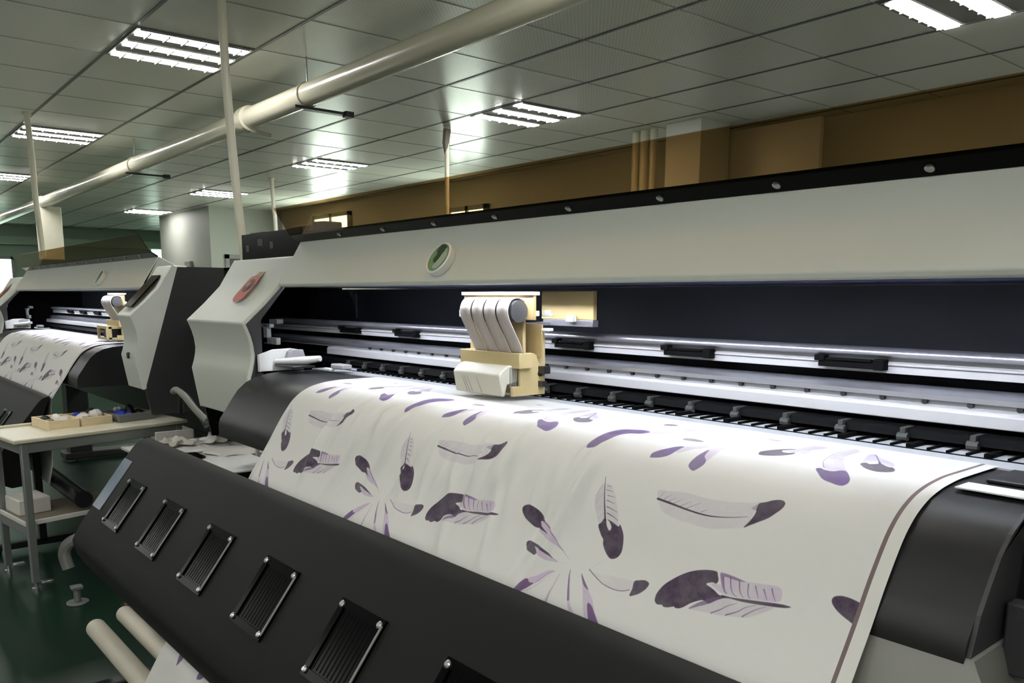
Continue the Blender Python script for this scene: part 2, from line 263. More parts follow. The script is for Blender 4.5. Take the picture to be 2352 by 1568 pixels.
# ------------------------------------------------------------------ printed cloth pattern (painted stroke by stroke into a generated texture)
FEATHERS = json.loads('''[["p",[[0.0914,0.7078],[0.0995,0.6965],[0.1135,0.6864],[0.1312,0.6822],[0.1461,0.6725],[0.1699,0.6694],[0.2047,0.6656],[0.2312,0.6619],[0.2254,0.6703],[0.2021,0.6876],[0.1898,0.6926],[0.1695,0.6968],[0.1525,0.701],[0.1282,0.704],[0.1118,0.7056]],3,0.55,2],["p",[[0.1226,0.6367],[0.1294,0.6343],[0.145,0.6347],[0.162,0.6363],[0.1804,0.6362],[0.2031,0.6326],[0.2312,0.6313],[0.2385,0.6487],[0.2305,0.6544],[0.2022,0.6597],[0.1681,0.6654],[0.1436,0.6669],[0.1267,0.6637],[0.1136,0.658],[0.1197,0.6539],[0.131,0.6531]],2,0.75,2],["p",[[0.1226,0.6367],[0.1294,0.6343],[0.145,0.6347],[0.162,0.6363],[0.1714,0.6382],[0.1572,0.6399],[0.1419,0.6395],[0.1311,0.6414],[0.1404,0.6597],[0.1471,0.6647],[0.1422,0.6638],[0.1321,0.6527]],1,0.75,2],["p",[[0.0225,0.7126],[0.0215,0.7005],[0.0287,0.683],[0.0426,0.6673],[0.0576,0.6545],[0.0728,0.6455],[0.0892,0.6393],[0.1039,0.6359],[0.1155,0.6354],[0.1199,0.641],[0.1241,0.6479],[0.1225,0.6543],[0.1146,0.6544],[0.1052,0.6599],[0.116,0.6633],[0.1253,0.6664],[0.135,0.6706],[0.1466,0.6706],[0.1441,0.6737],[0.1342,0.6802],[0.1228,0.6894],[0.1112,0.6871],[0.1002,0.6922],[0.0901,0.6994],[0.0818,0.7078],[0.0745,0.7127],[0.0669,0.7142],[0.0635,0.7129],[0.0519,0.718],[0.0438,0.7189],[0.0406,0.7169],[0.0307,0.7187],[0.0259,0.7165]],0,1,1],["p",[[0.1243,0.6785],[0.1436,0.6727],[0.1344,0.6807],[0.123,0.6899],[0.1085,0.6985],[0.0915,0.7082],[0.1019,0.6958],[0.1116,0.6881]],1,0.8,1.5],["p",[[0.1395,0.6693],[0.1568,0.6682],[0.1801,0.6646],[0.2137,0.659],[0.2408,0.6546],[0.2575,0.6541],[0.2511,0.6577],[0.2355,0.6612],[0.2049,0.6661],[0.1762,0.6698],[0.1555,0.6708],[0.1439,0.6732]],0,0.95,1],["l",[[0.1311,0.6414],[0.137,0.6537],[0.1424,0.6614],[0.1476,0.6645]],[2.2,0.6],1,0.9],["l",[[0.1432,0.638],[0.1498,0.6523],[0.1577,0.6616],[0.166,0.6648]],[2.2,0.6],1,0.9],["l",[[0.1606,0.6389],[0.1656,0.6512],[0.1714,0.6587],[0.1781,0.6629]],[2.2,0.6],1,0.9],["l",[[0.1776,0.6398],[0.1806,0.6502],[0.1846,0.6581],[0.1896,0.6612]],[2.2,0.6],1,0.9],["l",[[0.1903,0.6396],[0.196,0.648],[0.2024,0.6574]],[2.2,0.6],1,0.9],["l",[[0.2057,0.6408],[0.2119,0.6489],[0.2169,0.6552]],[2.2,0.6],1,0.9],["l",[[0.218,0.6361],[0.2248,0.6462],[0.2311,0.6532]],[2.2,0.6],1,0.9],["l",[[0.1718,0.6739],[0.1571,0.683],[0.1482,0.6914],[0.134,0.7024]],[0.6,2.4],1,0.85],["l",[[0.2032,0.6678],[0.1876,0.6764],[0.1773,0.6864],[0.1599,0.6977]],[0.6,2.4],1,0.85],["l",[[0.2189,0.6659],[0.2059,0.6742],[0.1947,0.6844],[0.188,0.6915]],[0.6,2.4],1,0.85],["p",[[-0.1951,0.5337],[-0.1722,0.5662],[-0.1557,0.6007],[-0.1626,0.6125],[-0.1784,0.5974],[-0.1926,0.5792],[-0.2002,0.5591]],3,0.6,2],["p",[[-0.1885,0.5346],[-0.175,0.5341],[-0.161,0.5445],[-0.1467,0.5609],[-0.1307,0.5828],[-0.1199,0.6009],[-0.1185,0.6086],[-0.1367,0.6026],[-0.1499,0.5994],[-0.171,0.566]],3,0.45,2],["l",[[-0.1826,0.5368],[-0.1727,0.5359]],[1.2,0.5],0,0.8],["l",[[-0.1795,0.545],[-0.1631,0.5454]],[1.45,0.5],0,0.8],["l",[[-0.1718,0.5554],[-0.1522,0.5556]],[1.7,0.5],0,0.8],["l",[[-0.1682,0.565],[-0.1464,0.5683]],[1.95,0.5],0,0.8],["l",[[-0.1612,0.5772],[-0.132,0.5826]],[2.2,0.5],0,0.8],["l",[[-0.1545,0.5891],[-0.1336,0.5938],[-0.1224,0.5984]],[2.45,0.5],0,0.8],["l",[[-0.1939,0.5379],[-0.2003,0.5613]],[0.5,0.5],1,0.4],["l",[[-0.1846,0.5537],[-0.1917,0.5747]],[0.5,0.5],1,0.4],["l",[[-0.1747,0.5711],[-0.1823,0.5899]],[0.5,0.5],1,0.4],["l",[[-0.1638,0.5901],[-0.17,0.6059]],[0.5,0.5],1,0.4],["l",[[-0.1984,0.519],[-0.1901,0.5371],[-0.174,0.5666],[-0.1603,0.5894],[-0.1519,0.604]],[0.7,4.2],0,1],["p",[[-0.163,0.6167],[-0.1589,0.6096],[-0.1562,0.6008],[-0.1507,0.6013],[-0.1449,0.6106],[-0.1382,0.6172],[-0.132,0.6202],[-0.1311,0.6135],[-0.1392,0.6052],[-0.148,0.6006],[-0.134,0.603],[-0.1162,0.6081],[-0.1147,0.6037],[-0.1066,0.6099],[-0.0968,0.6215],[-0.0895,0.6376],[-0.0862,0.6525],[-0.0901,0.6635],[-0.0994,0.6691],[-0.1085,0.6683],[-0.1221,0.6598],[-0.1339,0.6485],[-0.1386,0.6395],[-0.1486,0.6318]],0,1,1],["p",[[-0.0652,0.5226],[-0.0408,0.5189],[-0.01,0.5152],[0.0179,0.5158],[0.0504,0.5164],[0.0876,0.5134],[0.1219,0.5071],[0.1414,0.5026],[0.1393,0.5188],[0.1382,0.5321],[0.1302,0.5515],[0.0979,0.5621],[0.0692,0.5689],[0.0362,0.5689],[0.0011,0.5672],[-0.0355,0.5592],[-0.0562,0.5392]],3,0.42,2.5],["p",[[0.1303,0.5149],[0.1411,0.502],[0.141,0.5066],[0.1415,0.5183],[0.1313,0.517]],1,0.5,2],["l",[[-0.0575,0.5382],[-0.0261,0.5412],[0.011,0.5452],[0.0458,0.5473],[0.0713,0.5458],[0.1005,0.5405],[0.1311,0.5323]],[4.5,0.6],0,1],["l",[[-0.0434,0.5358],[-0.0325,0.5237]],[1.6,0.4],1,0.7],["l",[[-0.0548,0.5337],[-0.05,0.5208]],[1.6,0.4],1,0.7],["l",[[-0.0321,0.538],[-0.0201,0.5283]],[1.6,0.4],1,0.7],["l",[[-0.0197,0.5398],[-0.0062,0.5279]],[1.6,0.4],1,0.7],["l",[[-0.0044,0.5422],[0.0145,0.5279]],[1.6,0.4],1,0.7],["l",[[0.0098,0.5429],[0.0333,0.5276]],[1.6,0.4],1,0.7],["l",[[0.0415,0.5439],[0.0521,0.536]],[1.6,0.4],1,0.7],["p",[[0.1312,0.5525],[0.1362,0.5408],[0.1399,0.5305],[0.1408,0.5208],[0.139,0.5141],[0.14,0.5044],[0.1501,0.499],[0.1598,0.4931],[0.1718,0.4894],[0.1798,0.4915],[0.1828,0.4962],[0.182,0.5045],[0.1753,0.5154],[0.1664,0.5267],[0.1534,0.5367],[0.1399,0.5464]],0,1,1],["p",[[-0.3068,0.6408],[-0.2861,0.6405],[-0.2582,0.6579],[-0.2319,0.673],[-0.2139,0.6844],[-0.2335,0.6798],[-0.2529,0.6761],[-0.2738,0.6704],[-0.2938,0.662],[-0.3036,0.6511]],2,0.9,2],["p",[[-0.3757,0.6291],[-0.3746,0.6202],[-0.3614,0.6159],[-0.3419,0.6174],[-0.3197,0.6238],[-0.3009,0.6329],[-0.2877,0.6419],[-0.3022,0.6408],[-0.3084,0.6422],[-0.2946,0.6512],[-0.2747,0.6619],[-0.2608,0.6655],[-0.276,0.6622],[-0.3006,0.6559],[-0.3205,0.6555],[-0.3418,0.6486],[-0.3628,0.6398]],0,1,1],["l",[[-0.29,0.6414],[-0.2607,0.6585],[-0.2344,0.6736],[-0.1957,0.6964]],[3,0.3],1,0.75],["p",[[-0.2937,0.6929],[-0.2735,0.6943],[-0.2502,0.6991],[-0.2298,0.7044],[-0.2163,0.7082],[-0.2368,0.7115],[-0.2569,0.7116],[-0.2741,0.7075],[-0.2784,0.7053]],2,1,2],["p",[[-0.3198,0.6961],[-0.3218,0.6893],[-0.3151,0.6854],[-0.2992,0.6866],[-0.2759,0.6906],[-0.2513,0.6972],[-0.2334,0.7032],[-0.218,0.7076],[-0.2358,0.7039],[-0.2613,0.6998],[-0.2918,0.6935],[-0.2814,0.7028],[-0.276,0.7053],[-0.2834,0.7105],[-0.2994,0.7075],[-0.3109,0.7038]],0,0.95,1],["l",[[-0.2163,0.7082],[-0.192,0.7027]],[0.5,0.3],2,0.6],["p",[[-0.2719,0.7573],[-0.256,0.7454],[-0.231,0.7301],[-0.2142,0.7254],[-0.2266,0.7372],[-0.2442,0.7548],[-0.2573,0.7617],[-0.269,0.7618]],2,0.85,2],["p",[[-0.2967,0.7815],[-0.2854,0.7687],[-0.2744,0.7581],[-0.2668,0.7629],[-0.2569,0.7622],[-0.2651,0.7724],[-0.2732,0.7805],[-0.2892,0.7953],[-0.3097,0.8014]],1,1,1.2],["l",[[-0.216,0.727],[-0.2403,0.7474],[-0.2676,0.7731]],[0.6,1.6],1,0.6],["l",[[-0.2194,0.7352],[-0.242,0.7584],[-0.2661,0.7801]],[0.4,2.5],3,0.8],["p",[[-0.202,0.7262],[-0.2042,0.7372],[-0.2074,0.7547],[-0.2052,0.7808],[-0.2007,0.8018],[-0.2118,0.793],[-0.2108,0.7763],[-0.2087,0.7571]],2,0.8,1.5],["l",[[-0.2025,0.7264],[-0.205,0.754],[-0.2065,0.7832],[-0.2065,0.8015]],[0.5,1.8],1,0.8],["p",[[-0.1839,0.7099],[-0.1764,0.7253],[-0.1642,0.7463],[-0.1494,0.772],[-0.1369,0.782],[-0.127,0.7946],[-0.1409,0.7931],[-0.1567,0.7722],[-0.1703,0.7481],[-0.1801,0.7263],[-0.1823,0.7167]],2,0.9,1.3],["l",[[-0.1828,0.7127],[-0.1787,0.7259],[-0.1681,0.7474],[-0.1577,0.7665]],[1,5],1,0.85],["p",[[-0.1534,0.7128],[-0.1358,0.726],[-0.1213,0.7378],[-0.104,0.7504],[-0.0893,0.7673],[-0.072,0.7848],[-0.0564,0.8042],[-0.0836,0.8038],[-0.1081,0.7828],[-0.1285,0.7498],[-0.1429,0.728]],2,0.8,2],["p",[[-0.1109,0.7603],[-0.1004,0.761],[-0.0865,0.7722],[-0.072,0.7848],[-0.0503,0.8022],[-0.078,0.8095],[-0.0986,0.7818]],1,1,1.5],["p",[[-0.1534,0.7128],[-0.1358,0.726],[-0.1218,0.7369],[-0.134,0.7335],[-0.1435,0.7262]],1,0.9,1],["p",[[-0.1398,0.7009],[-0.1203,0.7036],[-0.0902,0.6992],[-0.0601,0.6966],[-0.0328,0.6947],[-0.0305,0.7036],[-0.0371,0.7131],[-0.0554,0.7185],[-0.079,0.7196],[-0.108,0.7121]],3,0.3,3],["l",[[-0.1398,0.7009],[-0.1228,0.7083],[-0.0977,0.7171],[-0.0713,0.7202],[-0.0509,0.7181],[-0.0355,0.7117]],[2.2,1.8],1,0.8],["l",[[-0.1408,0.7002],[-0.127,0.6873],[-0.1102,0.6698]],[0.5,0.4],3,0.9],["p",[[-0.0305,0.7211],[-0.0307,0.7075],[-0.0328,0.6947],[-0.0238,0.6899],[-0.0117,0.6868],[-0.0018,0.6897],[-0.0029,0.6994],[-0.0109,0.7102],[-0.0208,0.7175]],0,0.92,1],["p",[[-0.2424,0.3627],[-0.2383,0.3396],[-0.207,0.3058],[-0.1853,0.2599],[-0.1736,0.2452],[-0.1703,0.2693],[-0.185,0.3207],[-0.2163,0.3534]],2,0.85,2],["p",[[-0.2908,0.4568],[-0.2987,0.441],[-0.3009,0.4173],[-0.302,0.3844],[-0.292,0.3584],[-0.2733,0.3419],[-0.2451,0.3318],[-0.2261,0.3398],[-0.2312,0.3593],[-0.2494,0.3731],[-0.259,0.3945],[-0.2585,0.4245],[-0.2678,0.4447],[-0.2837,0.4622]],4,1,1],["p",[[-0.2933,0.3937],[-0.2872,0.3636],[-0.2709,0.3446],[-0.2437,0.3334],[-0.2347,0.3576],[-0.2604,0.3747],[-0.2812,0.3953]],0,0.45,2],["p",[[-0.2641,0.2517],[-0.2681,0.2344],[-0.2551,0.225],[-0.239,0.2322],[-0.2461,0.2461],[-0.2566,0.2508]],0,0.75,1],["p",[[-0.1299,0.3538],[-0.1321,0.3417],[-0.1166,0.3357],[-0.0892,0.3411],[-0.0859,0.3477],[-0.1013,0.3531],[-0.12,0.3546]],0,0.75,1],["l",[[-0.0889,0.3438],[-0.0568,0.3446],[-0.0249,0.3419]],[2.0,0.8],2,0.8],["p",[[-0.1083,0.4035],[-0.0932,0.3886],[-0.0644,0.3691],[-0.0419,0.3578],[-0.056,0.3802],[-0.0741,0.4017],[-0.0885,0.4214]],3,0.8,2],["p",[[-0.1341,0.4492],[-0.1376,0.4378],[-0.1311,0.4249],[-0.1203,0.4111],[-0.111,0.3978],[-0.0972,0.3903],[-0.0963,0.4049],[-0.0963,0.4206],[-0.0994,0.4353],[-0.1108,0.4461],[-0.1299,0.4521]],4,1,1],["p",[[-0.0447,0.3974],[-0.0361,0.3726],[-0.0195,0.3494],[-0.0105,0.3459],[-0.02,0.3718],[-0.0152,0.4056],[-0.0142,0.4296],[-0.0231,0.4217]],2,0.7,2],["p",[[-0.0356,0.4578],[-0.0412,0.4478],[-0.043,0.4314],[-0.0437,0.41],[-0.042,0.3851],[-0.0313,0.413],[-0.0222,0.4241],[-0.0155,0.4313],[-0.012,0.4444],[-0.0153,0.4581],[-0.0216,0.4655]],4,0.95,1],["p",[[0.0667,0.311],[0.078,0.285],[0.0815,0.2376],[0.0968,0.2248],[0.1111,0.2317],[0.1043,0.2763],[0.116,0.3084],[0.0985,0.3186],[0.0891,0.3225]],3,0.9,2],["p",[[0.0484,0.361],[0.0441,0.3475],[0.0496,0.3323],[0.0594,0.314],[0.0711,0.2935],[0.0814,0.2905],[0.0697,0.3133],[0.0772,0.3276],[0.089,0.3272],[0.096,0.3193],[0.1003,0.331],[0.0942,0.3449],[0.0858,0.3553],[0.0708,0.3646],[0.0559,0.3675]],0,0.92,1],["p",[[-0.0163,0.2341],[-0.0055,0.2276],[0.0151,0.2292],[0.0069,0.2393]],1,0.5,1.5],["p",[[0.1674,0.3455],[0.1528,0.2854],[0.1486,0.2391],[0.1519,0.2053],[0.1675,0.2215],[0.1761,0.2897],[0.217,0.3624],[0.2274,0.3766],[0.2113,0.3826],[0.1888,0.3804]],3,0.8,3],["l",[[0.1866,0.3776],[0.1714,0.3547],[0.162,0.3312],[0.1491,0.2787],[0.145,0.2377],[0.1529,0.2017]],[1.5,1.5],1,0.75],["p",[[0.1784,0.3892],[0.1785,0.3834],[0.1843,0.3818],[0.1903,0.3853],[0.202,0.3871],[0.2107,0.384],[0.2163,0.3776],[0.2231,0.3758],[0.2311,0.3822],[0.2464,0.4035],[0.2519,0.4183],[0.25,0.4277],[0.2432,0.4314],[0.226,0.4276],[0.2081,0.4208],[0.1896,0.4025]],4,1,1],["p",[[0.2176,0.3071],[0.192,0.2368],[0.1952,0.2216],[0.2139,0.2428],[0.2344,0.2603],[0.2588,0.2815],[0.2699,0.3072],[0.2492,0.3033],[0.2287,0.2881]],3,0.9,3],["l",[[0.2013,0.2364],[0.2006,0.2284],[0.219,0.2582],[0.2407,0.2938]],[1.2,3],1,0.85],["p",[[0.223,0.3263],[0.2208,0.3133],[0.2265,0.3093],[0.2333,0.315],[0.2414,0.303],[0.2335,0.2822],[0.2477,0.3002],[0.2645,0.3139],[0.2724,0.3137],[0.2831,0.3281],[0.2849,0.3406],[0.277,0.3491],[0.2618,0.3532],[0.2411,0.3448]],0,0.9,1]]''')
PER, SMAX, TW, TH = .69, 1.1, 1104, 1760
def paint_pattern():
    rs = np.random.RandomState(5)
    def noise(gx, gy):
        g = rs.rand(gy+1, gx+1); g[:, -1] = g[:, 0]
        yi = np.linspace(0, gy-1e-6, TH); xi = np.linspace(0, gx-1e-6, TW)
        y0 = yi.astype(int); x0 = xi.astype(int); fy = (yi-y0)[:, None]; fx = (xi-x0)[None, :]
        a = g[np.ix_(y0, x0)]; b = g[np.ix_(y0, x0+1)]; c = g[np.ix_(y0+1, x0)]; d = g[np.ix_(y0+1, x0+1)]
        return (a*(1-fx)+b*fx)*(1-fy)+(c*(1-fx)+d*fx)*fy
    n1 = .5*noise(28, 60)+.3*noise(90, 160)+.2*noise(300, 420)
    img = np.ones((TH, TW, 3))*np.array([lin(211), lin(211), lin(206)])
    pal = [rgb(56,38,62), rgb(104,78,116), rgb(178,156,186), rgb(168,156,174), rgb(98,76,122)]
    sx, sy = TW/PER, TH/SMAX
    for kind, pts, w, ci, al in [(o[0], o[1], o[2] if o[0] == 'l' else o[4], o[3] if o[0] == 'l' else o[2], o[4] if o[0] == 'l' else o[3]) for o in FEATHERS]:
        P = catmull(pts, kind == 'p', 5 if kind == 'p' else 8)
        base = math.floor(P[:, 0].min()/PER)
        for k in (-base-1, -base, -base+1):
            Q = np.stack([(P[:, 0]+k*PER)*sx, P[:, 1]*sy], 1)
            pad = 8
            x0, x1 = int(max(0, Q[:, 0].min()-pad)), int(min(TW, Q[:, 0].max()+pad)); y0, y1 = int(max(0, Q[:, 1].min()-pad)), int(min(TH, Q[:, 1].max()+pad))
            if x1 <= x0 or y1 <= y0: continue
            X, Y = np.meshgrid(np.arange(x0, x1)+.5, np.arange(y0, y1)+.5)
            dist = np.full(X.shape, 1e9); ins = np.zeros(X.shape, bool); n = len(Q)
            for i in range(n if kind == 'p' else n-1):
                a, b = Q[i], Q[(i+1) % n]; d = b-a; L2 = max(d@d, 1e-9)
                t = np.clip(((X-a[0])*d[0]+(Y-a[1])*d[1])/L2, 0, 1)
                dd = np.hypot(X-a[0]-t*d[0], Y-a[1]-t*d[1])
                if kind == 'l':
                    u = (i+t)/(n-1); dd = dd-.5*(w[0]+(w[1]-w[0])*u)*.001*sx
                dist = np.minimum(dist, dd)
                if kind == 'p' and abs(d[1]) > 1e-9:
                    c = (a[1] > Y) != (b[1] > Y)
                    ins ^= c & (X < a[0]+(Y-a[1])/d[1]*d[0])
            if kind == 'p':
                sd = np.where(ins, -dist, dist); soft = 1.3*w
            else: sd = dist; soft = 1.1
            m = np.clip(.5-sd/soft, 0, 1)
            nn = n1[y0:y1, x0:x1]
            if ci in (2, 3): m = m*(.12+1.15*nn)
            else: m = m*(.86+.2*nn)
            m = np.clip(m*al, 0, 1)[..., None]
            c = np.array(pal[ci][:3])*(1+.5*(nn[..., None]-.5)*(1.0 if ci != 0 else .7))
            img[y0:y1, x0:x1] = img[y0:y1, x0:x1]*(1-m)+c*m
    im = bpy.data.images.new('feather_print', TW, TH, alpha=False)
    enc = np.where(img <= .0031308, img*12.92, 1.055*np.clip(img, 1e-6, 1)**(1/2.4)-.055)
    px = np.ones((TH, TW, 4), np.float32); px[..., :3] = np.clip(enc, 0, 1)[::-1]
    im.pixels.foreach_set(px.ravel()); im.update(); im.pack()
    return im
def make_cloth():
    m = mat('feather_printed_cloth', rgb(238,238,236), .55, var=0, spec=.3)
    nt = m.node_tree; b = nt.nodes['Principled BSDF']
    uv = nt.nodes.new('ShaderNodeUVMap'); uv.uv_map = 'UVMap'
    tx = nt.nodes.new('ShaderNodeTexImage'); tx.image = paint_pattern(); tx.extension = 'REPEAT'; tx.interpolation = 'Cubic'
    nt.links.new(uv.outputs[0], tx.inputs[0])
    # the selvedge: one brown line near the right edge and blank cloth outside it (positions in metres kept in a second map)
    u2 = nt.nodes.new('ShaderNodeUVMap'); u2.uv_map = 'Metres'
    sp = nt.nodes.new('ShaderNodeSeparateXYZ'); nt.links.new(u2.outputs[0], sp.inputs[0])
    def gt(v):
        n = nt.nodes.new('ShaderNodeMath'); n.operation = 'GREATER_THAN'; nt.links.new(sp.outputs[0], n.inputs[0]); n.inputs[1].default_value = v; return n.outputs[0]
    def mix(f, a, c):
        n = nt.nodes.new('ShaderNodeMix'); n.data_type = 'RGBA'; nt.links.new(f, n.inputs[0])
        if isinstance(a, tuple): n.inputs[6].default_value = a
        else: nt.links.new(a, n.inputs[6])
        if isinstance(c, tuple): n.inputs[7].default_value = c
        else: nt.links.new(c, n.inputs[7])
        return n.outputs[2]
    s = mix(gt(-.0270), tx.outputs[0], rgb(110,94,94)); s = mix(gt(-.0205), s, rgb(211,211,204))
    nt.links.new(s, b.inputs['Base Color'])
    return m
M['cloth'] = make_cloth()

# ------------------------------------------------------------------ the room
CA, CX, CY = math.radians(.8), -4.7, 1.6
CZ = 1.27
def crot(x, y):
    c, s = math.cos(CA), math.sin(CA); return CX+(x-CX)*c+(y-CY)*s, CY-(x-CX)*s+(y-CY)*c
def room():
    struct(MB().box((-18.2,-5.2,-1.58), (6.2,8.2,-1.48)).build('floor', M['floor'], smooth=False))
    b = MB(); b.box((-18.2,-5.2,CZ), (6.2,8.2,CZ+.1))
    n1 = len(b.f)
    for k in range(-12, 13):                        # joints running along the printers
        y = 1.35+.6*k
        p = [crot(-19, y-.009), crot(7, y-.009), crot(7, y+.009), crot(-19, y+.009)]
        b.prismz([(q[0], max(-5.2, min(8.2, q[1]))) for q in p], CZ-.003, CZ+.01)
    n2 = len(b.f)
    for k in range(-24, 19):                        # joints running across
        x = -4.40+.6*k
        p = [crot(x-.004, -5), crot(x+.004, -5), crot(x+.004, 8), crot(x-.004, 8)]
        b.prismz([(max(-18.2, min(6.2, q[0])), q[1]) for q in p], CZ-.002, CZ+.01)
    o = b.build('ceiling', M['ceiling'], smooth=False, base=(0, 0, CZ+H)); struct(o)
    o.data.materials.append(M['tbar_dark']); o.data.materials.append(M['tbar_light'])
    for i, p in enumerate(o.data.polygons):
        p.material_index = 0 if i < n1 else (1 if i < n2 else 2)
    F, T = -1.48, CZ
    struct(MB().box((-12.3,5.72,F), (6.1,5.82,T)).build('wall_back', M['wall'], smooth=False))
    struct(MB().box((-18.2,8.0,F), (-14.5,8.1,T)).build('wall_back_far', M['wall_green'], smooth=False))
    struct(MB().box((-14.5,4.6,F), (-12.3,8.1,T)).build('wall_partition', M['partition'], smooth=False))
    struct(MB().box((-18.1,-5.1,F), (-18.0,8.0,T)).build('wall_left', M['wall_green'], smooth=False))
    struct(MB().box((6.0,-5.1,F), (6.1,5.72,T)).build('wall_right', M['wall'], smooth=False))
    struct(MB().box((-18.0,-5.1,F), (6.0,-5.0,T)).build('wall_front', M['wall'], smooth=False))
    # beam across the far end
    struct(MB().box((-17.99,-5,.92), (-17.7,8,1.05)).build('trim_1', M['wall_green'], smooth=False))
    def window(n, a, b_, nrm, day):                 # a frame with a bright pane in it
        (x0, y0, z0), (x1, y1, z1) = a, b_
        m = MB(); t = .05
        if nrm == 'y':
            for bx in (((x0,y0,z0),(x1,y1,z0+t)), ((x0,y0,z1-t),(x1,y1,z1)), ((x0,y0,z0),(x0+t,y1,z1)), ((x1-t,y0,z0),(x1,y1,z1)), (((x0+x1)/2-t/2,y0,z0),((x0+x1)/2+t/2,y1,z1))): m.box(*bx)
        else:
            for bx in (((x0,y0,z0),(x1,y1,z0+t)), ((x0,y0,z1-t),(x1,y1,z1)), ((x0,y0,z0),(x1,y0+t,z1)), ((x0,y1-t,z0),(x1,y1,z1)), ((x0,(y0+y1)/2-t/2,z0),(x1,(y0+y1)/2+t/2,z1))): m.box(*bx)
        f = struct(m.build('window_%d' % n, M['profile'], smooth=False))
        g = MB()
        if nrm == 'y': g.box((x0+.01,y0+.02,z0+.01), (x1-.01,y0+.03,z1-.01))
        else: g.box((x1-.03,y0+.01,z0+.01), (x1-.02,y1-.01,z1-.01))
        g.build('pane', day, f, smooth=False)
    window(1, (-11.2,5.67,.25), (-10.15,5.72,1.12), 'y', M['daywarm'])
    window(2, (-7.9,5.67,.25), (-7.2,5.72,.98), 'y', M['daywarm'])
    window(3, (-18.0,5.45,-.4), (-17.95,6.9,1.02), 'x', M['day'])
    window(4, (-18.0,1.9,-.3), (-17.95,3.05,.70), 'x', M['day'])
    # doorway in the pale end wall
    d = struct(MB().box((-12.30,4.80,-1.48), (-12.27,4.86,.60)).box((-12.30,5.50,-1.48), (-12.27,5.56,.60)).box((-12.30,4.80,.54), (-12.27,5.56,.60)).build('door_1', M['grey'], smooth=False))
    MB().box((-12.30,4.86,-1.48), (-12.285,5.5,.54)).build('door_panel', M['side'], d, smooth=False)
room()

# column by the back wall and the pipes beside it
struct(MB().box((-4.25,5.06,-1.48), (-3.93,5.4,CZ)).build('trim_2', M['wall'], smooth=False))
for i, (x, r) in enumerate(((-4.60,.03), (-4.51,.035), (-4.42,.028))):
    tag(MB().tube([(x,5.12,-1.48), (x,5.12,CZ)], r, 12).build('vertical_pipe', M['pvc']), ['slim cream riser pipe beside the square column, farthest from it', 'slim cream riser pipe beside the square column, middle of the three', 'slim cream riser pipe beside the square column, nearest to it'][i], 'pipe', 'riser pipes beside the column')
tag(MB().box((-4.39,5.42,.55), (-3.2,5.46,1.22)).build('wall_panel', M['white'], bevel=.005), 'white panel on the wall behind the square column, above the amber shield', 'panel')

# ------------------------------------------------------------------ ceiling lights
def make_light():
    t = thing('ceiling_light', 'x', 'ceiling light', (0,0,CZ), 'square louvred ceiling lights')
    def child(mb, name, m, smooth=False):
        o = mb.build(name, m, None, smooth=smooth, base=(0,0,H)); o.location = (0,0,0); o.parent = t; return o
    fr = MB()
    for a, b in (((-.29,-.29),(.29,-.275)), ((-.29,.275),(.29,.29)), ((-.29,-.275),(-.275,.275)), ((.275,-.275),(.29,.275))):
        fr.box((a[0],a[1],-.007), (b[0],b[1],0))
    child(fr, 'frame', M['grey'])
    child(MB().box((-.275,-.275,-.004), (.275,.275,0)), 'backing', M['grey'])
    for x in (-.22, 0, .22):
        child(MB().box((x-.033,-.27,-.014), (x+.033,.27,-.005)), 'tube', M['tube'])
        l = MB()
        for k in range(6):
            y = -.225+.09*k
            l.box((x-.05,y-.004,-.022), (x+.05,y+.004,-.0145))
        l.box((x-.053,-.272,-.012), (x-.05,.272,-.004)).box((x+.05,-.272,-.012), (x+.053,.272,-.004))
        child(l, 'louvre', M['white'])
    return t
def copy_thing(src, loc):
    r = src.copy(); COL.objects.link(r); r.location = (loc[0], loc[1], loc[2]+H)
    for ch in list(src.children):
        c = ch.copy(); COL.objects.link(c); c.parent = r
    return r
proto = make_light(); first = True
SEEN = {(1.65,-4.7): 'largest square three-tube ceiling light, crossed by the straight foreground conduit',
        (1.65,-7.7): 'three-tube ceiling light crossed by the bent conduit near the left edge',
        (1.65,-10.7): 'three-tube ceiling light cut by the left edge of the photo',
        (4.05,-1.7): 'bright louvred ceiling light cut by the top edge at the right of the photo',
        (4.05,-4.7): 'louvred ceiling light above the amber shield, right of the conduit with ties',
        (4.05,-7.7): 'flat-looking ceiling light left of the conduit with ties, right of the foreground conduit',
        (4.05,-10.7): 'flat-looking ceiling light touching the left side of the foreground conduit',
        (4.05,-13.7): 'farthest small ceiling light, just before the grey partition wall'}
rows = ((-3.15, 'behind the photographer'), (-.75, 'above the aisle before the printers'), (1.65, 'left of the overhead pipe'), (4.05, 'right of the overhead pipe'))
cols = ((2.8, 'added as fill, first'), (1.3, 'second'), (-.2, 'added as fill, third'), (-1.7, 'fourth'), (-4.7, 'fifth'), (-7.7, 'sixth'), (-10.7, 'seventh'), (-13.7, 'eighth'), (-16.5, 'ninth'))  # first and third columns are extra unseen lights added to brighten the hood
for y, yl in rows:
    for x, xl in cols:
        if (x == -16.5 or x in (2.8, -.2)) and y > 0: continue
        p = crot(x, y)
        o = proto if first else copy_thing(proto, (p[0], p[1], CZ))
        if first: proto.location = (p[0], p[1], CZ+H); first = False
        o.rotation_euler = (0, 0, -CA)
        o['label'] = SEEN.get((y, x), 'square three-tube ceiling light %s, %s from the right wall' % (yl, xl))

